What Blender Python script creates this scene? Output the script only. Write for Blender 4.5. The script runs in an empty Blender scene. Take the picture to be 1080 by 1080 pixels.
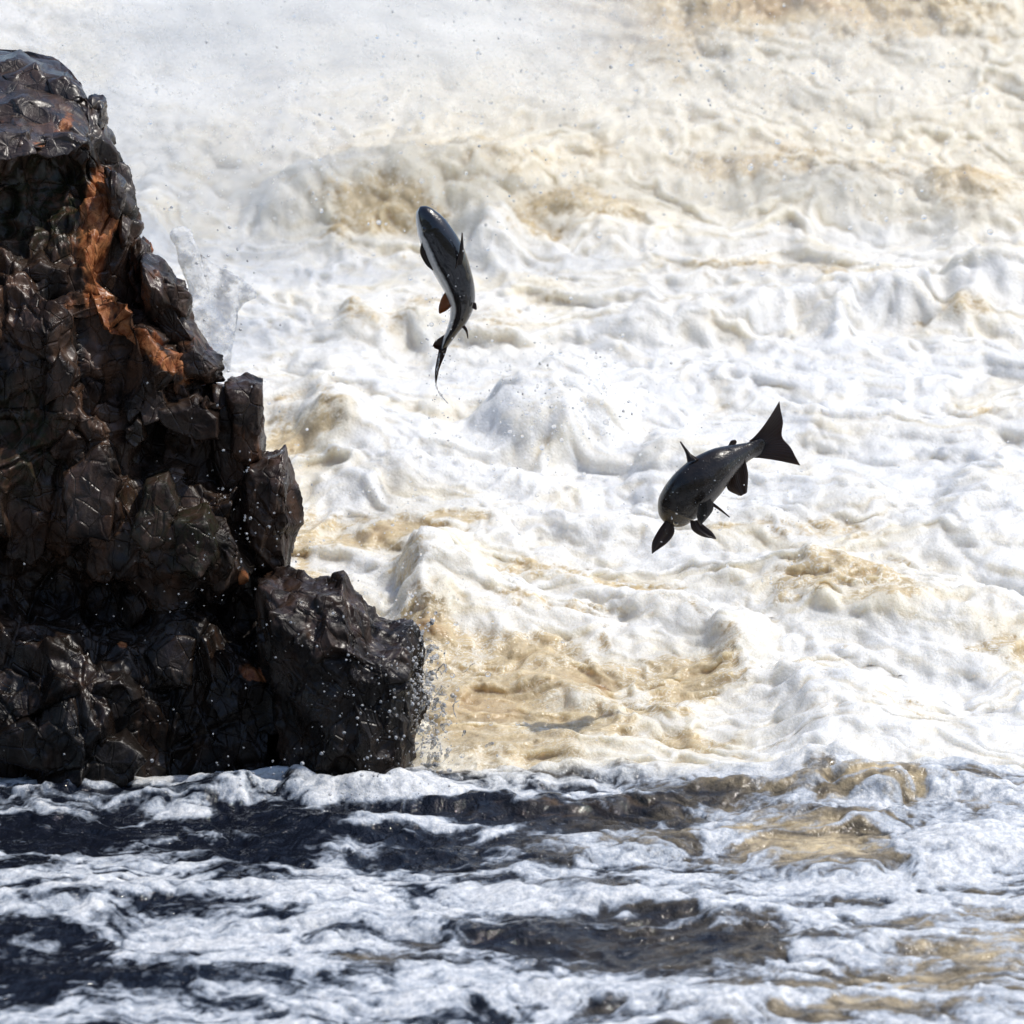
import bpy, math, random
import numpy as np
from mathutils import Vector

# ------------------------------------------------------------------ camera, sky, sun
sc = bpy.context.scene
COL = sc.collection
HT = 0.0906                                   # tan of half the field of view
PITCH = math.radians(14.5)
CAM = np.array((0.0, -15.277, 4.754))
FW = np.array((0.0, math.cos(PITCH), -math.sin(PITCH)))
UPV = np.array((0.0, math.sin(PITCH), math.cos(PITCH)))
cam_data = bpy.data.cameras.new('camera')
cam = bpy.data.objects.new('camera', cam_data)
COL.objects.link(cam)
cam.location = CAM
cam.rotation_euler = (math.pi / 2 - PITCH, 0, 0)
cam_data.sensor_width = 36
cam_data.lens = 18 / HT
cam_data.clip_start = 0.1
cam_data.clip_end = 500
cam_data.dof.use_dof = True
cam_data.dof.focus_distance = 16.4
cam_data.dof.aperture_fstop = 3.4
sc.camera = cam

SUN_EL, SUN_AZ = math.radians(60), math.radians(86)    # azimuth from +y (behind the falls) towards +x
world = bpy.data.worlds.new('World')
sc.world = world
world.use_nodes = True
wn = world.node_tree
sky = wn.nodes.new('ShaderNodeTexSky')
sky.sky_type = 'NISHITA'
sky.sun_disc = False
sky.sun_elevation = SUN_EL
sky.sun_rotation = SUN_AZ
bgn = wn.nodes['Background']
wn.links.new(sky.outputs[0], bgn.inputs[0])
bgn.inputs[1].default_value = 0.15
sun_data = bpy.data.lights.new('sun', 'SUN')
sun_data.energy = 3.0
sun_data.angle = math.radians(0.5)
sun_data.color = (1.0, 0.955, 0.88)
sun = bpy.data.objects.new('sun', sun_data)
COL.objects.link(sun)
sdir = Vector((math.sin(SUN_AZ) * math.cos(SUN_EL), math.cos(SUN_AZ) * math.cos(SUN_EL), math.sin(SUN_EL)))
sun.rotation_euler = sdir.to_track_quat('Z', 'Y').to_euler()
sun.location = sdir * 30
vs = sc.view_settings
vs.view_transform = 'Standard'
vs.look = 'None'
vs.gamma = 1
vs.exposure = 0.2
vs.use_curve_mapping = False
sc.cycles.max_bounces = 10
sc.cycles.diffuse_bounces = 4
sc.cycles.glossy_bounces = 4
sc.cycles.transmission_bounces = 8
sc.cycles.transparent_max_bounces = 32
sc.cycles.sample_clamp_indirect = 8
sc.cycles.caustics_reflective = False
sc.cycles.caustics_refractive = False

rnd = random.Random(7)
rng = np.random.RandomState(11)

# ------------------------------------------------------------------ camera maths
def project(P):
    d = P - CAM
    w = d @ FW
    return 540 + 540 * d[..., 0] / w / HT, 540 - 540 * (d @ UPV) / w / HT

def ray(px, py):
    d = FW + np.array((1.0, 0, 0)) * ((px - 540) / 540 * HT) + UPV * ((540 - py) / 540 * HT)
    return d

def at_y(px, py, y):
    """world point seen at a pixel of the photograph, at the given distance coordinate y"""
    d = ray(px, py)
    return CAM + d * ((y - CAM[1]) / d[1])

# ------------------------------------------------------------------ noise
def _h(ix, iy, iz, s):
    h = (ix.astype(np.uint32) * np.uint32(374761393) + iy.astype(np.uint32) * np.uint32(668265263)
         + iz.astype(np.uint32) * np.uint32(2147483647) + np.uint32((s * 974711 + 1013) & 0xffffffff))
    h = (h ^ (h >> np.uint32(13))) * np.uint32(1274126177)
    h = (h ^ (h >> np.uint32(15))) * np.uint32(2246822519)
    return h ^ (h >> np.uint32(16))

def hf(ix, iy, iz, s):
    return (_h(ix, iy, iz, s) & np.uint32(0xffffff)).astype(np.float32) / 16777216.0

def perlin2(x, y, s=0):
    x = np.asarray(x, np.float32); y = np.asarray(y, np.float32)
    fx = np.floor(x); fy = np.floor(y)
    ix = fx.astype(np.int64); iy = fy.astype(np.int64); iz = np.zeros(1, np.int64)
    tx = x - fx; ty = y - fy
    def g(dx, dy):
        a = hf(ix + dx, iy + dy, iz, s) * 6.2831853
        return np.cos(a) * (tx - dx) + np.sin(a) * (ty - dy)
    u = tx * tx * tx * (tx * (tx * 6 - 15) + 10); v = ty * ty * ty * (ty * (ty * 6 - 15) + 10)
    a = g(0, 0); b = g(1, 0); c = g(0, 1); d = g(1, 1)
    return 1.5 * (a + (b - a) * u + (c - a) * v + (a - b - c + d) * u * v)

def perlin3(p, s=0):
    x, y, z = p[..., 0], p[..., 1], p[..., 2]
    fx, fy, fz = np.floor(x), np.floor(y), np.floor(z)
    ix, iy, iz = fx.astype(np.int64), fy.astype(np.int64), fz.astype(np.int64)
    tx, ty, tz = x - fx, y - fy, z - fz
    def g(dx, dy, dz):
        h = _h(ix + dx, iy + dy, iz + dz, s)
        a = (h & np.uint32(0xffff)).astype(np.float32) / 65536 * 6.2831853
        c = (h >> np.uint32(16)).astype(np.float32) / 32768 - 1
        r = np.sqrt(np.maximum(0, 1 - c * c))
        return r * np.cos(a) * (tx - dx) + r * np.sin(a) * (ty - dy) + c * (tz - dz)
    f = lambda t: t * t * t * (t * (t * 6 - 15) + 10)
    u, v, w = f(tx), f(ty), f(tz)
    L = lambda a, b, t: a + (b - a) * t
    return 1.6 * L(L(L(g(0,0,0), g(1,0,0), u), L(g(0,1,0), g(1,1,0), u), v),
                   L(L(g(0,0,1), g(1,0,1), u), L(g(0,1,1), g(1,1,1), u), v), w)

def fbm2(x, y, o=4, s=0, gain=.5):
    t = 0; a = 1; n = 0
    for i in range(o):
        t = t + a * perlin2(x, y, s + i); n += a; a *= gain; x = x * 2.03 + 7.1; y = y * 2.03 - 3.7
    return t / n

def fbm3(p, o=3, s=0, gain=.5):
    t = 0; a = 1; n = 0
    for i in range(o):
        t = t + a * perlin3(p, s + i); n += a; a *= gain; p = p * 2.03 + 5.3
    return t / n

def vor2(x, y, s=0, jit=.9):
    fx = np.floor(x); fy = np.floor(y)
    ix = fx.astype(np.int64); iy = fy.astype(np.int64); iz = np.zeros(1, np.int64)
    f1 = np.full(x.shape, 9., np.float32); f2 = f1.copy(); cid = np.zeros(x.shape, np.float32)
    for dx in (-1, 0, 1):
        for dy in (-1, 0, 1):
            a = hf(ix + dx, iy + dy, iz, s); b = hf(ix + dx, iy + dy, iz, s + 51)
            d = (fx + dx + .5 + jit * (a - .5) - x) ** 2 + (fy + dy + .5 + jit * (b - .5) - y) ** 2
            c = d < f1
            f2 = np.where(c, f1, np.minimum(f2, d)); f1 = np.where(c, d, f1); cid = np.where(c, a * 7.3 % 1, cid)
    return np.sqrt(f1), np.sqrt(f2), cid

def facets(p, s=0, grad=1.0, off=.5):
    """broken-rock relief: every 3D cell gets its own tilted plane; returns height and crack distance and cell id"""
    fl = np.floor(p); i = fl.astype(np.int64)
    n = p.shape[:-1]
    f1 = np.full(n, 9., np.float32); f2 = f1.copy(); hh = np.zeros(n, np.float32); cid = np.zeros(n, np.float32)
    for dx in (-1, 0, 1):
        for dy in (-1, 0, 1):
            for dz in (-1, 0, 1):
                jx, jy, jz = i[..., 0] + dx, i[..., 1] + dy, i[..., 2] + dz
                h = _h(jx, jy, jz, s); h2 = _h(jx, jy, jz, s + 77)
                a = (h & np.uint32(1023)).astype(np.float32) / 1023; b = ((h >> np.uint32(10)) & np.uint32(1023)).astype(np.float32) / 1023
                c = ((h >> np.uint32(20)) & np.uint32(1023)).astype(np.float32) / 1023
                vx = fl[..., 0] + dx + a - p[..., 0]; vy = fl[..., 1] + dy + b - p[..., 1]; vz = fl[..., 2] + dz + c - p[..., 2]
                d = vx * vx + vy * vy + vz * vz
                g1 = (h2 & np.uint32(1023)).astype(np.float32) / 511.5 - 1; g2 = ((h2 >> np.uint32(10)) & np.uint32(1023)).astype(np.float32) / 511.5 - 1
                g3 = ((h2 >> np.uint32(20)) & np.uint32(1023)).astype(np.float32) / 511.5 - 1
                val = off * (a * 5.7 % 1 * 2 - 1) + grad * (g1 * vx + g2 * vy + g3 * vz)
                m = d < f1
                f2 = np.where(m, f1, np.minimum(f2, d)); hh = np.where(m, val, hh); cid = np.where(m, (a * 3.1 + b) % 1, cid); f1 = np.where(m, d, f1)
    return hh, np.sqrt(f2) - np.sqrt(f1), cid

def chips(p, s=0, grad=1.0, off=.4, k=.55):
    """conchoidal fracture relief: lower envelope of tilted shallow bowls, continuous with sharp ridges"""
    fl = np.floor(p); i = fl.astype(np.int64)
    hh = np.full(p.shape[:-1], 9., np.float32); h2nd = hh.copy(); cid = np.zeros(p.shape[:-1], np.float32)
    for dx in (-1, 0, 1):
        for dy in (-1, 0, 1):
            for dz in (-1, 0, 1):
                jx, jy, jz = i[..., 0] + dx, i[..., 1] + dy, i[..., 2] + dz
                h = _h(jx, jy, jz, s); h2 = _h(jx, jy, jz, s + 77)
                u = lambda q, n: ((q >> np.uint32(n)) & np.uint32(1023)).astype(np.float32) / 1023
                a, b, c = u(h, 0), u(h, 10), u(h, 20)
                vx = fl[..., 0] + dx + a - p[..., 0]; vy = fl[..., 1] + dy + b - p[..., 1]; vz = fl[..., 2] + dz + c - p[..., 2]
                d = vx * vx + vy * vy + vz * vz
                val = off * (a * 5.7 % 1 * 2 - 1) + grad * ((u(h2, 0) * 2 - 1) * vx + (u(h2, 10) * 2 - 1) * vy + (u(h2, 20) * 2 - 1) * vz) + k * d + 2.5 * np.maximum(d - 1.0, 0)
                m = val < hh
                h2nd = np.where(m, hh, np.minimum(h2nd, val)); cid = np.where(m, (a * 3.1 + b) % 1, cid); hh = np.where(m, val, hh)
    return hh, h2nd - hh, cid

def ss(a, b, x):
    t = np.clip((x - a) / (b - a), 0, 1)
    return t * t * (3 - 2 * t)

# ------------------------------------------------------------------ mesh helpers
def mesh_np(name, V, F, smooth=True, attrs=None):
    me = bpy.data.meshes.new(name)
    V = np.ascontiguousarray(V, np.float32).reshape(-1, 3); F = np.ascontiguousarray(F, np.int32)
    k = F.shape[1]
    me.vertices.add(len(V)); me.vertices.foreach_set('co', V.ravel())
    me.loops.add(F.size); me.loops.foreach_set('vertex_index', F.ravel())
    me.polygons.add(len(F)); me.polygons.foreach_set('loop_start', np.arange(0, F.size, k, dtype=np.int32))
    try: me.polygons.foreach_set('loop_total', np.full(len(F), k, np.int32))
    except Exception: pass
    me.update(calc_edges=True)
    me.polygons.foreach_set('use_smooth', np.full(len(F), smooth, bool))
    for a, v in (attrs or {}).items():
        at = me.attributes.new(a, 'FLOAT', 'POINT'); at.data.foreach_set('value', np.ascontiguousarray(v, np.float32).ravel())
    return me

def grid_faces(nr, nc, wrap=False):
    r = np.arange(nr - 1)[:, None]; c = np.arange(nc if wrap else nc - 1)[None]
    c2 = (c + 1) % nc
    return np.stack([(r * nc + c), (r * nc + c2), ((r + 1) * nc + c2), ((r + 1) * nc + c)], -1).reshape(-1, 4)

def link(name, me, mat, parent=None, **kw):
    o = bpy.data.objects.new(name, me)
    COL.objects.link(o)
    if mat: me.materials.append(mat)
    if parent is not None: o.parent = parent
    for k, v in kw.items(): o[k] = v
    return o

def grid_normals(P):
    du = np.gradient(P, axis=1); dv = np.gradient(P, axis=0)
    n = np.cross(du, dv)
    n /= np.linalg.norm(n, axis=-1, keepdims=True) + 1e-12
    return n

# ------------------------------------------------------------------ materials
class NT:
    def __init__(s, name):
        s.m = bpy.data.materials.new(name); s.m.use_nodes = True
        s.t = s.m.node_tree; s.b = s.t.nodes['Principled BSDF']; s.out = s.t.nodes['Material Output']
    def n(s, ty, **kw):
        nd = s.t.nodes.new(ty)
        for k, v in kw.items():
            if k in ('operation', 'data_type', 'blend_type', 'attribute_name', 'feature', 'noise_dimensions', 'distance', 'clamp', 'use_clamp', 'interpolation_type'):
                setattr(nd, k, v)
        return nd
    def set(s, nd, i, v):
        if isinstance(v, bpy.types.NodeSocket): s.t.links.new(v, nd.inputs[i])
        elif isinstance(v, tuple) and len(v) == 3: nd.inputs[i].default_value = (*v, 1)
        else: nd.inputs[i].default_value = v
    def coord(s, scale=(1, 1, 1)):
        tc = s.n('ShaderNodeTexCoord'); mp = s.n('ShaderNodeMapping')
        s.t.links.new(tc.outputs['Object'], mp.inputs[0]); mp.inputs['Scale'].default_value = scale
        return mp.outputs[0]
    def attr(s, name):
        return s.n('ShaderNodeAttribute', attribute_name=name).outputs['Fac']
    def noise(s, co, scale, detail=4, rough=.55, dist=0):
        nd = s.n('ShaderNodeTexNoise'); s.set(nd, 'Vector', co); s.set(nd, 'Scale', scale); s.set(nd, 'Detail', detail)
        s.set(nd, 'Roughness', rough); s.set(nd, 'Distortion', dist); return nd.outputs[0]
    def vor(s, co, scale, feature='F1', out='Distance', rand=1):
        nd = s.n('ShaderNodeTexVoronoi', feature=feature); s.set(nd, 'Vector', co); s.set(nd, 'Scale', scale); s.set(nd, 'Randomness', rand)
        return nd.outputs[out]
    def math(s, op, a, b=0.0, c=None, clamp=False):
        nd = s.n('ShaderNodeMath', operation=op, use_clamp=clamp); s.set(nd, 0, a); s.set(nd, 1, b)
        if c is not None: s.set(nd, 2, c)
        return nd.outputs[0]
    def ramp(s, x, a, b, lo=0.0, hi=1.0):
        nd = s.n('ShaderNodeMapRange', interpolation_type='SMOOTHSTEP')
        s.set(nd, 0, x); s.set(nd, 1, a); s.set(nd, 2, b); s.set(nd, 3, lo); s.set(nd, 4, hi); return nd.outputs[0]
    def mix(s, f, a, b):
        nd = s.n('ShaderNodeMix', data_type='RGBA'); s.set(nd, 0, f); s.set(nd, 6, a); s.set(nd, 7, b); return nd.outputs[2]
    def mixf(s, f, a, b):
        nd = s.n('ShaderNodeMix', data_type='FLOAT'); s.set(nd, 0, f); s.set(nd, 2, a); s.set(nd, 3, b); return nd.outputs[0]
    def bump(s, h, dist, strength=1, normal=None):
        nd = s.n('ShaderNodeBump'); s.set(nd, 'Height', h); s.set(nd, 'Distance', dist); s.set(nd, 'Strength', strength)
        if normal is not None: s.set(nd, 'Normal', normal)
        return nd.outputs[0]
    def P(s, **kw):
        nm = {'color': 'Base Color', 'rough': 'Roughness', 'normal': 'Normal', 'spec': 'Specular IOR Level', 'sss': 'Subsurface Weight',
              'sssr': 'Subsurface Radius', 'ssss': 'Subsurface Scale', 'ior': 'IOR', 'trans': 'Transmission Weight', 'coat': 'Coat Weight', 'coatr': 'Coat Roughness', 'metal': 'Metallic'}
        for k, v in kw.items():
            if k == 'sssr': s.b.inputs[nm[k]].default_value = v
            else: s.set(s.b, nm[k], v)

def water_material():
    t = NT('river_water')
    co = t.coord()
    foam = t.attr('foam'); aer = t.attr('aer'); lace = t.attr('lace'); deep = t.attr('deep')
    fine = t.noise(co, 55, 5, .65)
    holes = t.vor(co, 42, 'F1')
    f = t.math('ADD', foam, t.math('MULTIPLY', t.math('SUBTRACT', fine, .5), t.mixf(lace, .75, .55)))
    f = t.math('SUBTRACT', f, t.math('MULTIPLY', t.math('MULTIPLY', t.ramp(holes, .55, .15), lace), .15))
    fl1 = t.noise(t.coord((1, 2.0, 1)), 17, 5, .6, 1.4)
    ridge = t.ramp(t.math('ABSOLUTE', t.math('SUBTRACT', fl1, .5)), .045, 0.0)
    mott = t.noise(co, 120, 3, .7)
    f = t.math('ADD', f, t.math('MULTIPLY', t.math('MULTIPLY', ridge, t.attr('fil')), .45))
    f = t.ramp(f, t.mixf(lace, .30, .12), t.mixf(lace, .62, .78))
    wav = t.noise(co, 9, 3, .5)
    clear = t.mix(t.ramp(t.math('MULTIPLY', aer, t.math('ADD', fine, .5)), 0.0, 1.0), (0.006, 0.008, 0.014), (0.66, 0.53, 0.33))  # dark open water tinted bluish: sky reflection put into its colour
    clear = t.mix(t.ramp(t.math('MULTIPLY', deep, t.math('ADD', wav, .5)), .1, .9), clear, (0.36, 0.22, 0.10))
    white = t.mix(t.ramp(wav, .3, .75), (0.80, 0.80, 0.795), (0.85, 0.84, 0.815))
    white = t.mix(t.math('MULTIPLY', t.ramp(fine, .62, .38), lace), white, (0.50, 0.52, 0.55))
    thin = t.math('MULTIPLY', t.ramp(t.math('ADD', foam, t.math('MULTIPLY', t.math('SUBTRACT', fine, .5), .6)), 1.25, .3), t.attr('fore'))
    white = t.mix(thin, white, (0.30, 0.35, 0.42))
    white = t.mix(t.ramp(mott, .58, .30, 0, .55), white, (0.62, 0.63, 0.64))
    white = t.mix(t.attr('cream'), white, (0.78, 0.72, 0.59))
    col = t.mix(f, clear, white)
    # foam bubbles and water ripples
    bub = t.vor(co, 95, 'F1'); bub2 = t.vor(co, 210, 'F1')
    hb = t.math('ADD', t.math('MULTIPLY', bub, -.6), t.math('MULTIPLY', bub2, -.3))
    hb = t.math('ADD', hb, t.math('MULTIPLY', t.noise(co, 70, 4, .6), .9))
    rip = t.noise(t.coord((1, .7, 1)), 24, 3, .5, .8)
    nrm = t.bump(hb, .008, t.mixf(f, .3, .6))
    nrm = t.bump(rip, t.mixf(f, t.mixf(aer, t.mixf(t.attr('fore'), .009, .017), .016), .003), .6, nrm)
    milk = t.math('MAXIMUM', f, aer)
    t.P(color=col, rough=t.mixf(f, t.mixf(aer, .05, .18), .24), spec=.5, normal=nrm, ior=1.33, sss=t.math('MULTIPLY', milk, 1.0), sssr=(1.0, .95, .86), ssss=.06)
    return t.m

def rock_material():
    t = NT('wet_rock')
    co = t.coord()
    n1 = t.noise(co, 6, 5, .6); n2 = t.noise(co, 38, 5, .65); n3 = t.noise(t.coord((1, 1, .35)), 14, 5, .6, .4)
    cell = t.attr('cell')
    base = t.mix(t.ramp(n1, .35, .7), (0.006, 0.0045, 0.004), (0.042, 0.024, 0.014))
    base = t.mix(t.ramp(cell, .1, 1), base, t.mix(t.ramp(n3, .35, .7), (0.009, 0.007, 0.006), (0.12, 0.062, 0.036)))
    base = t.mix(t.math('MULTIPLY', t.ramp(n2, .55, .7), .5), base, (0.05, 0.038, 0.030))
    base = t.mix(t.math('MULTIPLY', t.attr('moss'), t.ramp(n2, .4, .6)), base, (0.018, 0.020, 0.009))
    orm = t.ramp(t.math('ADD', t.attr('orange'), t.math('MULTIPLY', t.math('SUBTRACT', n3, .5), 1.8)), .28, .62)
    ocol = t.mix(t.ramp(n2, .35, .65), (0.17, 0.045, 0.012), (0.38, 0.15, 0.055))
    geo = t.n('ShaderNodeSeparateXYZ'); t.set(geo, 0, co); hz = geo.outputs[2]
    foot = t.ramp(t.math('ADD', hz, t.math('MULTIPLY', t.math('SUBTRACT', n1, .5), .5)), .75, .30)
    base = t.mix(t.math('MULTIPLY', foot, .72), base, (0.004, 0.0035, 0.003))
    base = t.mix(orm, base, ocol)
    base = t.mix(t.ramp(t.attr('crack'), .05, 0), base, (0.006, 0.005, 0.005))
    h = t.math('ADD', t.math('MULTIPLY', n2, .6), t.math('MULTIPLY', t.noise(co, 130, 3, .6), .25))
    crk = t.vor(t.coord((1.3, 1.3, .8)), 13, 'DISTANCE_TO_EDGE')
    h = t.math('ADD', h, t.math('MULTIPLY', t.ramp(crk, 0.0, .05), .7))
    h = t.math('ADD', h, t.math('MULTIPLY', t.noise(t.coord((1, 1, .3)), 26, 4, .6, 1.0), .7))
    nrm = t.bump(h, .010, .55)
    rg = t.ramp(t.noise(co, 17, 4, .6), .38, .62, .24, .5)
    film = t.math('MULTIPLY', t.ramp(t.math('ADD', hz, t.math('MULTIPLY', t.math('SUBTRACT', n1, .5), .5)), 1.45, 1.75), t.math('SUBTRACT', 1.0, orm))
    gm = t.n('ShaderNodeNewGeometry'); gs = t.n('ShaderNodeSeparateXYZ'); t.set(gs, 0, gm.outputs['Normal'])
    ledge = t.math('MULTIPLY', t.ramp(gs.outputs[2], .35, .85), t.ramp(n3, .4, .6))
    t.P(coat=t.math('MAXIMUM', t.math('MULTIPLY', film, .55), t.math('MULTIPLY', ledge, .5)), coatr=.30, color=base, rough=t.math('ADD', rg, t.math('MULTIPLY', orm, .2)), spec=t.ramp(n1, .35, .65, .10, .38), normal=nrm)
    return t.m

def fish_material(name, back, belly, lo=.45, coat=.3, spec=.4):
    t = NT(name)
    co = t.coord()
    sc_ = t.vor(co, 190, 'F1')
    n = t.noise(co, 40, 3)
    b = t.ramp(t.math('ADD', t.attr('belly'), t.math('MULTIPLY', t.math('SUBTRACT', n, .5), .12)), lo, lo + .12)
    col = t.mix(b, t.mix(t.ramp(n, .35, .7), back, tuple(2.2 * c for c in back)), belly)
    spots = t.math('MULTIPLY', t.ramp(t.vor(co, 75, 'F1'), .18, .1), t.math('SUBTRACT', 1.0, b))
    col = t.mix(spots, col, (0.003, 0.003, 0.003))
    silv = t.math('MULTIPLY', t.ramp(t.noise(co, 260, 2, .6), .55, .72), t.ramp(t.attr('belly'), .2, .5))
    col = t.mix(t.math('MULTIPLY', silv, .5), col, (.12, .11, .10))
    t.P(color=col, rough=.24, spec=spec, coat=coat, coatr=.05, normal=t.bump(sc_, .0015, .5))
    return t.m

def fin_material(name, c, tr, amt):
    t = NT(name)
    co = t.coord()
    n = t.noise(co, 90, 3)
    t.P(color=t.mix(n, c, tuple(1.8 * x for x in c)), rough=.3, spec=.5, coat=.3, coatr=.1)
    trn = t.n('ShaderNodeBsdfTranslucent'); t.set(trn, 0, tr)
    mx = t.n('ShaderNodeMixShader'); mx.inputs[0].default_value = amt
    t.t.links.new(t.b.outputs[0], mx.inputs[1]); t.t.links.new(trn.outputs[0], mx.inputs[2]); t.t.links.new(mx.outputs[0], t.out.inputs[0])
    return t.m

def glass_water(name, col=(.97, .98, 1.0), rough=0.02, froth=0.0):
    t = NT(name)
    co = t.coord()
    if froth:
        t.P(trans=t.ramp(t.noise(co, 14, 4), .35, .7, 1 - froth, 1 - froth * .35), color=t.mix(t.ramp(t.noise(co, 30, 3), .4, .6), col, (.86, .87, .88)),
            rough=.12, ior=1.22, normal=t.bump(t.math('MULTIPLY', t.vor(co, 120), -1.0), .006, .6))
    else:
        t.P(trans=1.0, color=col, rough=rough, ior=1.33)
    return t.m

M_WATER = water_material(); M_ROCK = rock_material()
M_DROP = glass_water('clear_drop_water'); M_FROTH = glass_water('frothy_water', (.93, .94, .95), .1, .72)
sp_t = NT('spout_water')
sp_n = sp_t.noise(sp_t.coord(), 16, 4, .6)
sp_t.P(trans=sp_t.ramp(sp_n, .40, .66, .97, .45), color=(.985, .99, 1.0), rough=.04, ior=1.14, normal=sp_t.bump(sp_t.noise(sp_t.coord(), 30, 3), .010, .5))
M_FROTH = sp_t.m
M_TRICKLE = glass_water('thin_falling_water', (.9, .93, .97), .08, .35)

# ------------------------------------------------------------------ the river
YP = np.array([-60, -8, -3, -1.2, -.35, 0.0, .10, .3, .7, 4.1, 4.6, 5.2, 6.2, 6.9, 7.6, 9, 60])
ZP = np.array([-.1, -.02, 0, 0, .005, .03, -.02, -.03, .05, .70, .84, 1.12, 1.62, 2.05, 2.25, 2.4, 3.0])
_yy = np.arange(-60, 60, .01)
_zz = np.interp(_yy, YP, ZP)
_k = np.hanning(25); _k /= _k.sum()
_zs = np.convolve(np.pad(_zz, 12, mode='edge'), _k, 'valid')
def z0(y): return np.interp(y, _yy, _zs)

def surf(px, py):
    """point of the undisturbed river seen at a pixel of the photograph"""
    d = ray(px, py); ts = np.linspace(12, 40, 2801)
    P = CAM + ts[:, None] * d
    i = np.argmax(P[:, 2] < z0(P[:, 1]))
    return P[i]

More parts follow.
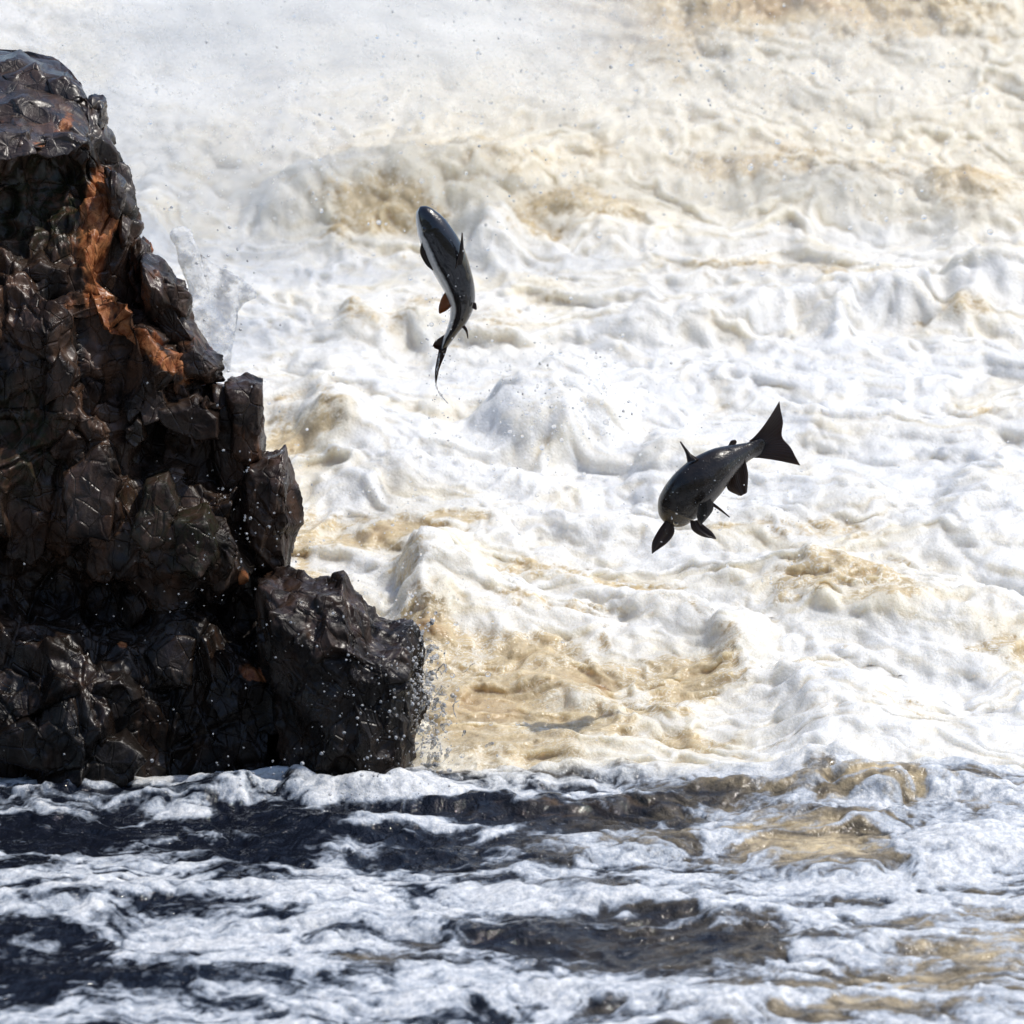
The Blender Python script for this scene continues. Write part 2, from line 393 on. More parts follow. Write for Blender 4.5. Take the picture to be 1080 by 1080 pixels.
def build_river():
    xs = np.concatenate([np.linspace(-14, -1.95, 40)[:-1], np.linspace(-1.95, -1.62, 40)[:-1], np.arange(-1.62, 1.95, .0046), np.linspace(1.95, 14, 50)[1:]])
    ys = np.concatenate([np.linspace(-14, -2.7, 30)[:-1], np.arange(-2.7, -.05, .0068), np.arange(-.05, 4.2, .0085), np.arange(4.2, 6.4, .0078), np.linspace(6.4, 22, 60)[1:]])
    X, Y = np.meshgrid(xs.astype(np.float32), ys.astype(np.float32))
    Z = z0(Y).astype(np.float32)
    P = np.stack([X, Y, Z], -1)
    U, V = project(P)
    U = U.astype(np.float32); V = V.astype(np.float32)
    core = ss(14, 3.0, np.abs(X)) * 1.0
    edge = .16 * fbm2(X * 1.1, Y * .6, 4, 300) + .07 * fbm2(X * 5, Y * 3, 3, 304)
    fore = ss(.12, -.06, Y + edge + .05)                       # 1 in the calm dark pool in front of the rapids
    top = ss(265, 215, V)                         # churning foot of the falls
    # slow warp of the feature coordinates gives torn, flowing outlines
    wx = fbm2(X * 2.6, Y * 2.2, 4, 3); wy = fbm2(X * 2.6 + 9, Y * 2.2 + 4, 4, 9)
    Uw = U + 34 * wx + 10 * perlin2(X * 14, Y * 11, 40); Vw = V + 15 * wy + 5 * perlin2(X * 14 + 5, Y * 11, 44)

    def ell(cx, cy, rx, ry, rot=0, p=2.0, warp=True, su=1.0, sl=1.0):
        a = math.radians(rot); du = (Uw if warp else U) - cx; dv = (Vw if warp else V) - cy
        e = du * math.cos(a) + dv * math.sin(a); g = -du * math.sin(a) + dv * math.cos(a)
        e = e / rx * np.where(e < 0, sl, 1); g = g / ry * np.where(g < 0, su, 1)
        return np.exp(-np.abs(e * e + g * g) ** (p / 2))

    # ---- large shapes (pixel centre, radii, height in metres, rotation, sharper left / upper flank)
    BUMPS = [
        (452, 640, 42, 50, .15, 12, 1.0, 1.6), (510, 655, 75, 24, .05, 18, 1, 1), (560, 650, 110, 14, .05, 14, 1, 1),
        (350, 450, 48, 44, .11, 0, 1.0, 1.4), (430, 480, 70, 42, .07, 10, 1, 1), (345, 640, 50, 30, .05, 0, 1, 1),
        (588, 448, 74, 34, .15, -8, 1.4, 1.0, 4.5), (712, 500, 52, 30, .06, 0, 1, 1.4, 4.0),
        (880, 335, 210, 15, .115, -6, 1, 1), (1045, 322, 60, 30, .10, -10, 1, 1.5), (640, 352, 110, 14, .03, 6, 1, 1),
        (885, 352, 12, 14, .05, 0, 1, 1), (1012, 352, 22, 14, .05, 0, 1, 1), (945, 372, 60, 12, .03, 0, 1, 1),
        (640, 390, 160, 20, .03, 3, 1, 1), (390, 350, 34, 16, .06, 0, 1.5, 1), (520, 360, 50, 20, .05, 0, 1, 1), (448, 350, 30, 16, .045, 0, 1, 1),
        (460, 215, 130, 34, .16, -4, 1, 1), (330, 225, 60, 26, .08, 0, 1, 1), (620, 250, 60, 20, .08, 0, 1, 1), (520, 262, 20, 22, .1, 0, 1, 1),
        (900, 215, 130, 30, .10, 4, 1, 1), (800, 300, 110, 18, .06, -3, 1, 1), (1030, 240, 60, 30, .10, 0, 1, 1), (690, 160, 120, 40, .08, 0, 1, 1),
        (860, 762, 100, 64, .10, 0, 1.0, 2.6), (950, 800, 170, 30, .06, -3, 1, 1), (770, 700, 50, 26, .09, 10, 1, 1.6), (880, 690, 180, 12, .03, 8, 1, 1),
        (900, 640, 110, 24, .07, 4, 1, 1), (820, 612, 120, 14, .05, 8, 1, 1), (1030, 540, 60, 42, .09, 0, 1, 1.2), (900, 540, 60, 26, .06, 0, 1, 1),
        (1000, 660, 90, 18, .06, -6, 1, 1), (660, 640, 150, 10, .04, 12, 1, 1), (620, 560, 140, 12, .04, 2, 1, 1), (480, 520, 150, 12, .05, 0, 1, 1),
        (600, 745, 60, 12, .04, 20, 1, 1), (690, 775, 60, 20, .05, -8, 1, 1), (520, 800, 90, 24, .05, 0, 1, 1), (640, 815, 80, 16, .06, 0, 1, 1),
        (980, 838, 130, 6, .035, -2, 1, 1), (770, 845, 60, 6, .03, 0, 1, 1), (905, 842, 60, 5, .025, 0, 1, 1), (160, 250, 50, 50, .10, 0, 1, 1),
        # the pool in front
        (560, 853, 260, 7, .028, 1, 1, 1), (900, 870, 120, 9, .03, -4, 1, 1), (700, 905, 110, 8, .03, -5, 1, 1), (870, 918, 70, 12, .03, -12, 1, 1),
        (1010, 905, 110, 18, .05, -6, 1, 1), (400, 880, 90, 8, .03, 3, 1, 1), (700, 965, 170, 12, .045, 5, 1, 1), (400, 985, 160, 14, .04, 2, 1, 1),
        (60, 840, 50, 6, .03, 0, 1, 1), (150, 852, 60, 7, .02, 0, 1, 1), (245, 846, 22, 8, .02, 0, 1, 1), (325, 836, 16, 9, .035, 0, 1, 1), (420, 838, 60, 6, .02, 0, 1, 1),
        (150, 950, 200, 10, .03, -1, 1, 1), (660, 1060, 220, 12, .04, 0, 1, 1), (900, 1005, 120, 10, .03, 0, 1, 1), (380, 836, 60, 8, .05, 0, 1, 1), (230, 845, 80, 8, .03, 0, 1, 1),
    ]
    H = np.zeros_like(X); AW = np.zeros_like(X)
    for cx, cy, rx, ry, h, rot, su, sl, *pp in BUMPS:
        H += h * ell(cx, cy, rx, ry, rot, pp[0] if pp else 2.2, True, su, sl)
    smoothz = np.clip(ell(700, 690, 460, 150, 0, 5, False) * 1.05, 0, 1)
    calm = ell(330, 40, 330, 120, 0, 3, False)   # stretched, flowing foam
    puffz = np.clip(ell(850, 420, 330, 130, 0, 4, False) + .8 * ell(440, 420, 120, 90, 0, 3, False) + .35 * ell(900, 560, 260, 60, 0, 3, False), 0, 1)
    # ---- natural swell everywhere
    sw = np.abs(perlin2(X * 1.9 + wx * .5, Y * 1.7 + wy * .5, 21))
    sw2 = np.abs(perlin2(X * 4.3 + .35 * Y + wx * .6, Y * 3.6 + wy * .8, 22))
    chop = 1 - np.abs(fbm2(X * 5 + wy, Y * 7.5 + wx, 3, 25))
    rapid = 1 - fore
    crest = fbm2(X * 1.5 + wx * .9, Y * 3.6 + X * .5 + wy * 1.0, 3, 120)
    crest = np.clip(1 - np.abs(crest) * 2.2, 0, 1) ** 1.5
    flowy = fbm2(X * 1.35 + .8 * wx, Y * 3.4 + X * .5 + 1.0 * wy, 2, 121)
    rg = lambda n, e: 1 - np.sqrt(n * n + e) / .5
    rd1 = rg(fbm2(X * 1.7 + 1.2 * wx, Y * 4.6 + X * .8 + 1.5 * wy, 2, 122), .0010)
    rd2 = rg(fbm2(X * 4.6 + 1.6 * wx, Y * 10.5 + X * 1.6 + 2.2 * wy, 2, 125), .0016)
    rd3 = rg(fbm2(X * 11 + 2.5 * wx, Y * 21 + X * 3 + 3 * wy, 2, 128), .004)
    lean = rapid * (1 - .6 * calm) * (.022 * rd1 + .010 * rd2 + .0028 * rd3)
    lean = lean + fore * .0055 * rd2
    H += rapid * .05 * flowy + lean + .035 * np.exp(-((Y + .02) / .10) ** 2) * fbm2(X * 4, Y * 4, 3, 310) + fore * (.014 * (chop ** 3) + .016 * perlin2(X * 2.1, Y * 3.3, 26))
    H += top * (1 - .75 * calm) * (.045 * np.abs(fbm2(X * 3.2 + wx, Y * 2.6, 3, 30)) + .008 * fbm2(X * 9, Y * 8, 3, 33))


    P[..., 2] += H
    P[..., 1] -= 1.3 * lean
    N = grid_normals(P)
    # ---- puffs: rounded foam lobes with sharp creases, pushed out along the surface normal
    qx = X * 7.5 + 1.1 * wx; qy = Y * 6.2 + 1.1 * wy
    f1, f2, ci = vor2(qx, qy, 5)
    puff1 = np.clip(1 - f1 * f1 * 1.1, 0, 1) * (.4 + .6 * ci)
    b1 = fbm2(X * 6 + wx, Y * 5 + wy, 2, 60); b1 = np.sqrt(b1 * b1 + .008)
    amp = rapid * np.clip(.0010 + .0040 * puffz - .0010 * smoothz + .003 * top * (1 - calm), 0, 1)
    P += N * (amp * (puff1 * .6 + b1 * 1.5))[..., None]
    N = grid_normals(P)
    f1, f2, ci = vor2(X * 19 + 2.2 * wx, Y * 15 + 2.2 * wy, 6)
    puff2 = np.clip(1 - f1 * f1 * 1.2, 0, 1) * (.3 + .7 * ci)
    b2 = perlin2(X * 22 + 3 * wx, Y * 17 + 3 * wy, 61); b2 = np.sqrt(b2 * b2 + .02)
    foam_hint = .5 + 1.2 * fbm2(X * 3.4 + wx * 1.8, Y * 10 + wy * 2.4, 5, 80, .56)
    flow = fbm2(X * 2.2 - Y * 1.0 + 1.2 * wx, Y * 11 + X * 2.4 + 2.5 * wy, 3, 63) * 1.6 + .35 * fbm2(X * 7 - Y * 1.5 + 2 * wx, Y * 30 + X * 6 + 3 * wy, 2, 67)   # drawn-out strands
    amp = rapid * (.0004 + .0022 * puffz - .0014 * smoothz * (1 - puffz) + .003 * top * (1 - calm)) + fore * .0015
    P += N * (amp * (.5 * puff2 + 1.3 * b2) + rapid * smoothz * .013 * (.6 - np.abs(flow) * 1.5) + fore * .010 * np.clip(foam_hint, 0, 1))[..., None]
    N = grid_normals(P)
    f1, f2, ci = vor2(X * 44 + 2 * wx, Y * 34 + 2 * wy, 8)
    P += N * ((.0005 + .0008 * puffz + .0010 * top * (1 - calm) + .0006 * fore) * (np.clip(1 - f1 * f1 * 1.2, 0, 1) + .8 * fbm2(X * 50, Y * 40, 2, 64)))[..., None]
    P[..., 2] = np.maximum(P[..., 2], z0(Y) - .15)

    # ---- what the water carries: foam cover, aerated tan water, deep amber
    AMBER = [
        (820, 20, 230, 28, 1.12), (700, 48, 70, 26, .7), (940, 30, 90, 16, .7), (830, 172, 42, 11, .8), (790, 200, 70, 13, 1.0), (1020, 228, 52, 24, 1.0), (930, 200, 95, 26, .45), (640, 190, 30, 18, .4),
        (450, 190, 150, 32, .5), (400, 248, 62, 13, .95), (330, 200, 40, 20, .45), (500, 170, 60, 18, .4), (600, 240, 62, 16, .9), (560, 262, 60, 8, .5),
        (800, 292, 120, 16, .6), (1010, 352, 44, 9, .6), (720, 345, 62, 13, .4), (385, 350, 26, 14, .55), (440, 340, 30, 22, .55), (518, 362, 48, 14, .5), (560, 310, 42, 18, .4),
        (308, 470, 36, 13, 1.0), (300, 450, 26, 40, .5), (345, 450, 18, 34, .5), (395, 568, 64, 11, 1.1), (470, 562, 46, 5, .9), (322, 585, 15, 44, .8), (350, 548, 50, 5, .8),
        (432, 632, 22, 36, .6), (455, 682, 52, 11, 1.1), (350, 640, 30, 20, .5), (560, 612, 62, 12, .8), (640, 622, 66, 8, .8), (590, 650, 84, 6, .55),
        (600, 722, 92, 20, .9), (622, 735, 26, 11, 1.3), (722, 725, 52, 26, 1.0), (690, 757, 52, 9, .9), (560, 690, 62, 15, .9), (520, 755, 72, 40, 1.0), (495, 775, 60, 34, 1.0),
        (600, 780, 62, 24, .9), (560, 808, 62, 14, .8), (732, 800, 52, 11, 1.0), (700, 770, 60, 6, .8), (480, 705, 42, 34, .8), (655, 790, 60, 8, .5),
        (820, 600, 62, 6, .5), (885, 632, 92, 16, .75), (900, 642, 52, 9, .9), (1060, 695, 42, 11, .9), (940, 660, 42, 8, .7), (870, 715, 52, 8, .5), (930, 775, 52, 6, .5), (850, 790, 60, 6, .4),
        (870, 575, 62, 12, .6), (960, 595, 62, 11, .45), (775, 560, 52, 7, .6), (1040, 440, 30, 12, .5), (905, 848, 130, 7, 1.1), (1010, 842, 92, 9, 1.2), (800, 850, 60, 6, .9), (700, 842, 60, 5, .5),
        (300, 560, 20, 60, .5)]
    A = np.zeros_like(X)
    for cx, cy, rx, ry, s_ in AMBER:
        A = np.maximum(A, s_ * ell(cx, cy, rx * 1.05, ry * 1.1, 0, 2.6)) + .15 * s_ * ell(cx, cy, rx * 1.6, ry * 1.7)
        AW = np.maximum(AW, s_ * ell(cx, cy, rx * 1.7, ry * 2.3))
    tear = fbm2(X * 9 + wx * 2, Y * 12 + wy * 2, 4, 70)
    strand = fbm2(X * 5 - Y + 2 * wx, Y * 19 + X * 4 + 3 * wy, 4, 73)
    foam_r = .93 - .85 * A - .30 * ss(.25, .55, -strand) * (1 - .5 * puffz) + .32 * tear + .25 * strand
    foam_r -= top * .25 * ss(0.05, .5, fbm2(X * 3.5, Y * 3.5, 4, 77))
    clear_sand = ell(520, 770, 120, 60, 0, 3) + ell(600, 810, 200, 22, 0, 3)
    foam_r -= clear_sand * .35 * np.abs(strand)
    # pool: positive = dark open water, negative = foam rafts
    POOL = [
        (120, 875, 190, 22, 1.4), (40, 905, 90, 16, 1.0), (330, 880, 70, 22, 1.2), (290, 905, 90, 14, .9), (420, 912, 90, 20, .9), (560, 905, 110, 18, .8), (620, 866, 210, 14, 1.1), (500, 862, 80, 14, .8),
        (700, 880, 60, 12, .8), (840, 885, 90, 22, 1.0), (900, 912, 60, 12, .8), (760, 850, 80, 10, .8), (660, 1000, 170, 24, 1.6), (570, 992, 60, 16, .6), (780, 1000, 60, 12, .8),
        (30, 985, 90, 13, 1.2), (60, 1012, 80, 10, .9), (120, 1038, 120, 14, 1.2), (20, 1045, 60, 16, 1.2), (160, 965, 60, 7, .7), (210, 962, 50, 6, .6), (400, 1010, 40, 9, .5), (930, 1042, 90, 12, 1.0), (1040, 1030, 60, 16, .9),
        (1050, 990, 60, 13, .9), (860, 1076, 110, 8, 1.0), (820, 985, 50, 6, .5), (660, 945, 90, 7, .7), (480, 945, 60, 6, .5), (900, 960, 60, 6, .6), (800, 1040, 60, 6, .5), (250, 1065, 70, 6, .6),
        (150, 862, 80, 9, -.9), (190, 885, 80, 9, -.55), (240, 850, 18, 6, -.8), (360, 905, 36, 24, -1.0), (430, 880, 110, 8, -1.0), (400, 900, 60, 6, -.5), (420, 842, 100, 7, -1.2), (560, 845, 60, 5, -.7), (650, 880, 60, 6, -.5), (330, 950, 240, 16, -.7),
        (1010, 905, 110, 24, -1.0), (760, 880, 60, 7, -.8), (950, 940, 140, 9, -.7), (690, 965, 150, 10, -.9), (300, 1000, 180, 14, -.8), (480, 1055, 300, 16, -.7), (1000, 962, 120, 8, -.6), (790, 1062, 120, 8, -.5), (100, 930, 140, 9, -.5)]
    D = np.zeros_like(X)
    for cx, cy, rx, ry, s_ in POOL:
        D += s_ * ell(cx, cy, rx, ry, 0, 2.4)
    raft = fbm2(X * 3.4 + wx * 1.8, Y * 10 + wy * 2.4, 5, 80, .56)
    veins = 1 - np.abs(fbm2(X * 9 + wx * 3, Y * 15 + wy * 3, 3, 84)) * 3.2
    foam_f = .41 + .10 * ss(350, 700, U) - .66 * D + 1.45 * raft + .30 * np.clip(veins, 0, 1)
    foam = foam_r * rapid + foam_f * fore
    foam += (ell(430, 780, 40, 40, 0, 2, False) + ell(440, 815, 40, 20, 0, 2, False)) * .45 * rapid * (tear + .4)
    aerf = (.6 * ell(860, 895, 130, 24) + .6 * ell(960, 842, 180, 13) + .5 * ell(1040, 1000, 90, 40) + .45 * ell(900, 1060, 160, 26) + .35 * ell(640, 895, 60, 16) + .3 * ell(400, 1015, 60, 12) + .02 + .24 * ss(300, 900, U))
    aer = rapid * (.80 + .25 * tear) + fore * aerf * np.clip(.7 + 1.0 * fbm2(X * 7 + wx, Y * 16 + wy, 5, 90, .65), 0, 1.1)
    aer -= rapid * .5 * ell(428, 760, 26, 70, 0, 2, False)
    deep = rapid * np.clip(A - .95, 0, 1) * 1.1 + fore * .30 * (ell(600, 858, 170, 8) + ell(800, 870, 60, 10)) * np.clip(.5 + 2 * strand, 0, 1)
    cream = np.clip(rapid * (.10 + .55 * ss(0.0, .5, fbm2(X * 2.2 + wx, Y * 5 + wy, 4, 140))) + top * (.75 * ss(300, 620, U) + .25) + .75 * AW * rapid + .45 * rapid * ss(.05, .45, strand) + .35 * clear_sand, 0, 1)
    lace = np.clip(fore + clear_sand + top * .5, 0, 1); fil = rapid * np.clip(AW + .3, 0, 1)
    me = mesh_np('river_water', P, grid_faces(len(ys), len(xs)), True, dict(foam=np.clip(foam, -1, 2), aer=np.clip(aer, 0, 1), deep=np.clip(deep, 0, 1), cream=cream, lace=lace, fore=fore, fil=fil))
    link('river_water', me, M_WATER, None, kind='structure')
    return P, U, V

RP, RU, RV = build_river()

# river bed below everything so no view looks under the sheet
bedx = np.linspace(-60, 60, 41); bedy = np.linspace(-60, 60, 41)
BX, BY = np.meshgrid(bedx, bedy)
bed_t = NT('bed_rock'); bed_t.P(color=bed_t.mix(bed_t.noise(bed_t.coord(), 2.0), (.02, .016, .012), (.07, .055, .04)), rough=.6)
M_BED = bed_t.m
link('river_bed', mesh_np('river_bed', np.stack([BX, BY, z0(BY) - .45 + .12 * fbm2(BX * .4, BY * .4, 3, 5)], -1), grid_faces(41, 41)), M_BED, None, kind='structure')

gx, gy = np.meshgrid(np.linspace(-45, 45, 91), np.linspace(-60, -17.5, 60))  # unseen bank added behind the camera: cuts sky fill, bounces warm light
gz = np.clip((-17.5 - gy) * .9, 0, 13) * (1 + .25 * fbm2(gx * .2, gy * .2, 3, 9)) - .4 + .7 * fbm2(gx * .6, gy * .6, 3, 12)
bank_t = NT('added_bank_ground'); bank_t.P(color=bank_t.mix(bank_t.noise(bank_t.coord(), .8), (.10, .08, .05), (.07, .075, .03)), rough=.9)
link('added_bank', mesh_np('added_bank', np.stack([gx, gy, gz], -1), grid_faces(60, 91)), bank_t.m, None, kind='structure')

# ------------------------------------------------------------------ the rock
def rock_relief(P, N, amps, aniso=(1, 1, 1), s=0):
    """displace rock points with broken facets at several sizes; returns points, crack distance, cell value"""
    crack = np.full(P.shape[:-1], 1., np.float32); cell = 0
    A = np.array(aniso)
    w = np.stack([perlin3(P * 3, s + 90), perlin3(P * 3 + 7, s + 91), perlin3(P * 3 + 13, s + 92)], -1)
    for k, (size, amp) in enumerate(amps):
        q0 = P + w * .02 * (k < 2); ra = (.32, -.25, .5, 0)[k % 4]
        q = np.stack([q0[..., 0] * math.cos(ra) + q0[..., 2] * math.sin(ra), q0[..., 1], -q0[..., 0] * math.sin(ra) + q0[..., 2] * math.cos(ra)], -1) / (size * A)
        h, c, ci = chips(q, s + 10 * k)
        d = amp * 1.5 * (h - h.mean() - .5 * h.std())
        cell = cell + ci * (.5, .3, .2, .1)[k]
        if k in (1, 2):
            h2, c2, ci2 = facets(q * .8 + 3.3, s + 10 * k + 5, .7, .5)
            d = d + amp * .45 * h2 - amp * .3 * np.exp(-(c2 / .035) ** 2)
            crack = np.minimum(crack, c2 + .05 * k)
        P = P + N * d[..., None]
    P = P + N * (.002 * fbm3(P * 22, 3, s + 5))[..., None]
    return P, crack, cell

SIL = [(-60, 40), (0, 47), (30, 48), (58, 54), (84, 74), (97, 100), (107, 138), (111, 165), (131, 190), (134, 215), (145, 240), (162, 270), (190, 295),
       (208, 340), (232, 378), (240, 394), (262, 402), (264, 430), (268, 474), (288, 484), (298, 520), (302, 560), (300, 600), (315, 620), (350, 640), (385, 680), (400, 720), (405, 780), (408, 840), (412, 900)]

def build_cliff():
    sil = np.array([at_y(px + float(np.interp(py, [40, 60, 300, 380, 420], [-5, 7, 5, -2, -5])), py + 6, float(np.interp(py, [40, 120, 250, 450, 830], [1.1, .85, .64, .5, .31]))) for px, py in SIL])
    sil[:, 2] = np.maximum.accumulate(sil[::-1, 2])[::-1]
    zr, xr = sil[::-1, 2], sil[::-1, 0]
    ztop = zr[-1]
    nv = 640; nu = 620
    v = np.linspace(0, 1, nv)
    zs = -.25 + (ztop + .25) * v
    XR = np.interp(zs, zr + np.arange(len(zr)) * 1e-5, xr)
    xc = -3.6
    # depth of the nose and of the front face by height (leans back near the top)
    YN = np.interp(zs, [-.3, 0, .6, 1.2, 1.6, 1.85, ztop], [.30, .32, .42, .55, .66, .85, 1.15])
    YF = np.interp(zs, [-.3, 0, .35, .8, 1.15, 1.35, 1.62, 1.80, ztop], [-.12, -.12, -.04, .05, .02, .16, .12, .50, .98])
    th = np.concatenate([np.linspace(math.pi * .5, 0, int(nu * .78)), -np.linspace(0, math.pi * .55, nu - int(nu * .78) + 1)[1:]])
    n = 3.0
    ct = np.sign(np.cos(th)) * np.abs(np.cos(th)) ** (2 / n); st = np.sign(np.sin(th)) * np.abs(np.sin(th)) ** (2 / n)
    # even out spacing along the curve, denser where the camera looks
    a_ = 2.9; arc = np.concatenate([[0], np.cumsum(np.hypot(np.diff(ct * a_), np.diff(st * .45)))])
    xx = ct * a_ + xc
    wgt = np.where(xx[:-1] > -1.75, 1, .12) * np.where(th[:-1] < -.35, .25, 1)
    arc = np.concatenate([[0], np.cumsum(np.diff(arc) * wgt)])
    th = np.interp(np.linspace(0, arc[-1], nu), arc, th)
    nn_ = np.where(th < 0, 1.3, n)
    ct = np.sign(np.cos(th)) * np.abs(np.cos(th)) ** (2 / nn_); st = np.sign(np.sin(th)) * np.abs(np.sin(th)) ** (2 / nn_)
    BD = np.interp(zs, [-.3, .5, 1.4, ztop], [2.0, 1.6, .9, .35])[:, None]
    Xc = xc + (XR[:, None] - xc) * ct[None]
    Yc = YN[:, None] - np.where(st[None] > 0, (YN - YF)[:, None] * st[None], BD * st[None])
    P = np.stack([Xc, Yc, np.repeat(zs[:, None], nu, 1)], -1)
    # roof: a few rings closing in
    U, V = project(P)
    def e(cx, cy, rx, ry, rot=0):
        a = math.radians(rot); du = U - cx; dv = V - cy
        x = du * math.cos(a) + dv * math.sin(a); y = -du * math.sin(a) + dv * math.cos(a)
        return np.exp(-((x / rx) ** 2 + (y / ry) ** 2))
    front = (th < 1.7)[None] & (th > -.2)[None]
    push = (.20 * e(40, 130, 90, 45, 10) - .22 * e(55, 215, 85, 42, -20) - .10 * e(20, 260, 60, 40) + .10 * e(170, 350, 90, 40, 48) + .12 * e(60, 330, 60, 60)
            - .10 * e(110, 390, 18, 110, -18) - .22 * e(60, 640, 110, 50, 20) - .12 * e(150, 480, 16, 60, 30) + .12 * e(235, 560, 55, 50) + .10 * e(160, 560, 50, 50)
            - .14 * e(240, 650, 60, 40, 30) - .04 * e(240, 780, 90, 45) + .10 * e(60, 750, 80, 60) + .08 * e(300, 700, 50, 50) - .10 * e(210, 470, 40, 14, 20) + .08 * e(220, 440, 40, 30))
    P[..., 1] -= push * front
    N = grid_normals(P)
    if N[nv // 2, 50, 1] > 0: N = -N
    P2, crack, cell = rock_relief(P, N, [(.46, .065), (.19, .050), (.085, .020), (.036, .0065)], (1, 1, 1.7), 3)
    P2 = P + (P2 - P) * ss(0.0, .30, ztop - P[..., 2] + .04)[..., None]
    O = (e(76, 115, 10, 11) * .62 + e(72, 138, 8, 8) * .6 + e(52, 130, 9, 4) * .6 + e(100, 212, 9, 28) * .8 + e(104, 262, 20, 38, -6) * .95 + e(122, 292, 22, 26) * .9 + e(98, 300, 9, 34, -14) * .75
         + e(142, 268, 7, 20, -30) * .65 + e(128, 335, 9, 34, -24) * .8 + e(152, 345, 8, 40, -38) * .75 + e(172, 362, 7, 34, -42) * .75 + e(209, 378, 13, 6, 35) * 1.1 + e(192, 352, 4, 22, -25) * .7 + e(257, 612, 6, 8) + e(266, 706, 12, 9) + e(126, 694, 6, 4))
    O = np.minimum(O * 1.5 + .75 * e(112, 258, 26, 62, -14) + .6 * e(160, 345, 20, 44, -42), 1.0) * (.86 + .7 * fbm3(P2 * np.array((16, 16, 7)), 3, 66))
    moss = e(60, 210, 70, 40) + e(45, 240, 60, 20) + e(30, 470, 50, 60) + .9 * e(205, 575, 30, 26) + .5 * e(160, 540, 60, 30)
    # roof ring
    top = P2[-1].copy()
    rings = [P2]; k = 10
    cpt = np.array((-2.6, 1.7, ztop - .22))
    extra = []
    for j in range(1, k + 1):
        t = j / k
        r = top * (1 - t) + cpt * t; r[:, 2] += .03 * math.sin(t * 3.14)
        extra.append(r)
    P3 = np.concatenate([P2, np.array(extra)], 0)
    pad = lambda a: np.concatenate([a, np.repeat(a[-1:], k, 0)], 0)
    F = grid_faces(len(P3), nu)
    # orient faces outward
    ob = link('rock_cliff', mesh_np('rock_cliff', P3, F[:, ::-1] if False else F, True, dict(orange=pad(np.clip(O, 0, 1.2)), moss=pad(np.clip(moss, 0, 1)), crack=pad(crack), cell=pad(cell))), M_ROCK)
    return ob, P2

cliff, CP = build_cliff()
cliff['label'] = 'tall dark wet cracked rock cliff with rust orange patches rising from the river at left'
cliff['category'] = 'rock cliff'
CU, CV = project(CP)
_front = CP.reshape(-1, 3); _cu, _cv = CU.ravel(), CV.ravel()

def on_rock(px, py):
    m = (np.abs(_cu - px) < 5) & (np.abs(_cv - py) < 5)
    if not m.any(): return at_y(px, py, .3)
    y = _front[m][:, 1].min()
    return at_y(px, py, y)

def pillow(poly, y, T, nth=72, nph=40, box=3.0, lean=0.0, back=1.0):
    """closed solid whose outline from the front is the polygon (pixels), T metres deep each way"""
    pts = np.array([at_y(px, py, y) for px, py in poly])
    c = pts.mean(0)
    d = np.diff(np.vstack([pts, pts[:1]]), axis=0); s = np.concatenate([[0], np.cumsum(np.linalg.norm(d, axis=1))])
    q = np.linspace(0, s[-1], nth, endpoint=False); pp = np.vstack([pts, pts[:1]])
    ring = np.stack([np.interp(q, s, pp[:, i]) for i in range(3)], -1)
    ph = np.linspace(0.0, math.pi, nph)
    sc1 = np.abs(np.sin(ph)) ** (2 / box); dp = -np.sign(np.cos(ph)) * np.abs(np.cos(ph)) ** (2 / box) * T
    dp = np.where(dp > 0, dp * back, dp)
    P = c + (ring - c)[None] * sc1[:, None, None]
    P[..., 1] += dp[:, None] + lean * (P[..., 2] - c[2])
    return P

def pillow_normals(P):
    Q = np.concatenate([P[:, -1:], P, P[:, :1]], 1)
    n = grid_normals(Q)[:, 1:-1]
    c = P.mean((0, 1))
    if ((P - c) * n).sum() < 0: n = -n
    n[0] = (0, -1, 0); n[-1] = (0, 1, 0)
    return n

def rock_piece(name, poly, y, T, parent, nth=96, nph=56, box=3.2, amps=((.16, .03), (.07, .013), (.03, .005)), s=0, lean=0, orange=0, tone=None, **kw):
    P = pillow(poly, y, T, nth, nph, box, lean)
    rd_ = P[nph // 2] - P[nph // 2].mean(0); rd_ /= np.linalg.norm(rd_, axis=1, keepdims=True)
    ph_ = np.linspace(0, math.pi, nph); sw_ = np.sin(ph_)[:, None, None] ** 2
    N = rd_[None] * sw_ + np.array((0, -1.0, 0)) * (np.sign(np.cos(ph_)) * (1 - np.sin(ph_) ** 2))[:, None, None] + 1e-6
    N /= np.linalg.norm(N, axis=-1, keepdims=True)
    P, crack, cell = rock_relief(P, N, list(amps), (1, 1, 1.3), s)
    P[0] = P[0].mean(0); P[-1] = P[-1].mean(0)
    z = np.zeros(P.shape[:2])
    if tone is not None: cell = cell * .3 + tone
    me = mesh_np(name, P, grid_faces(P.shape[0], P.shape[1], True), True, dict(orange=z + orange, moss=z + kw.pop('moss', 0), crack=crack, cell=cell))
    return link(name, me, M_ROCK, parent, **kw)

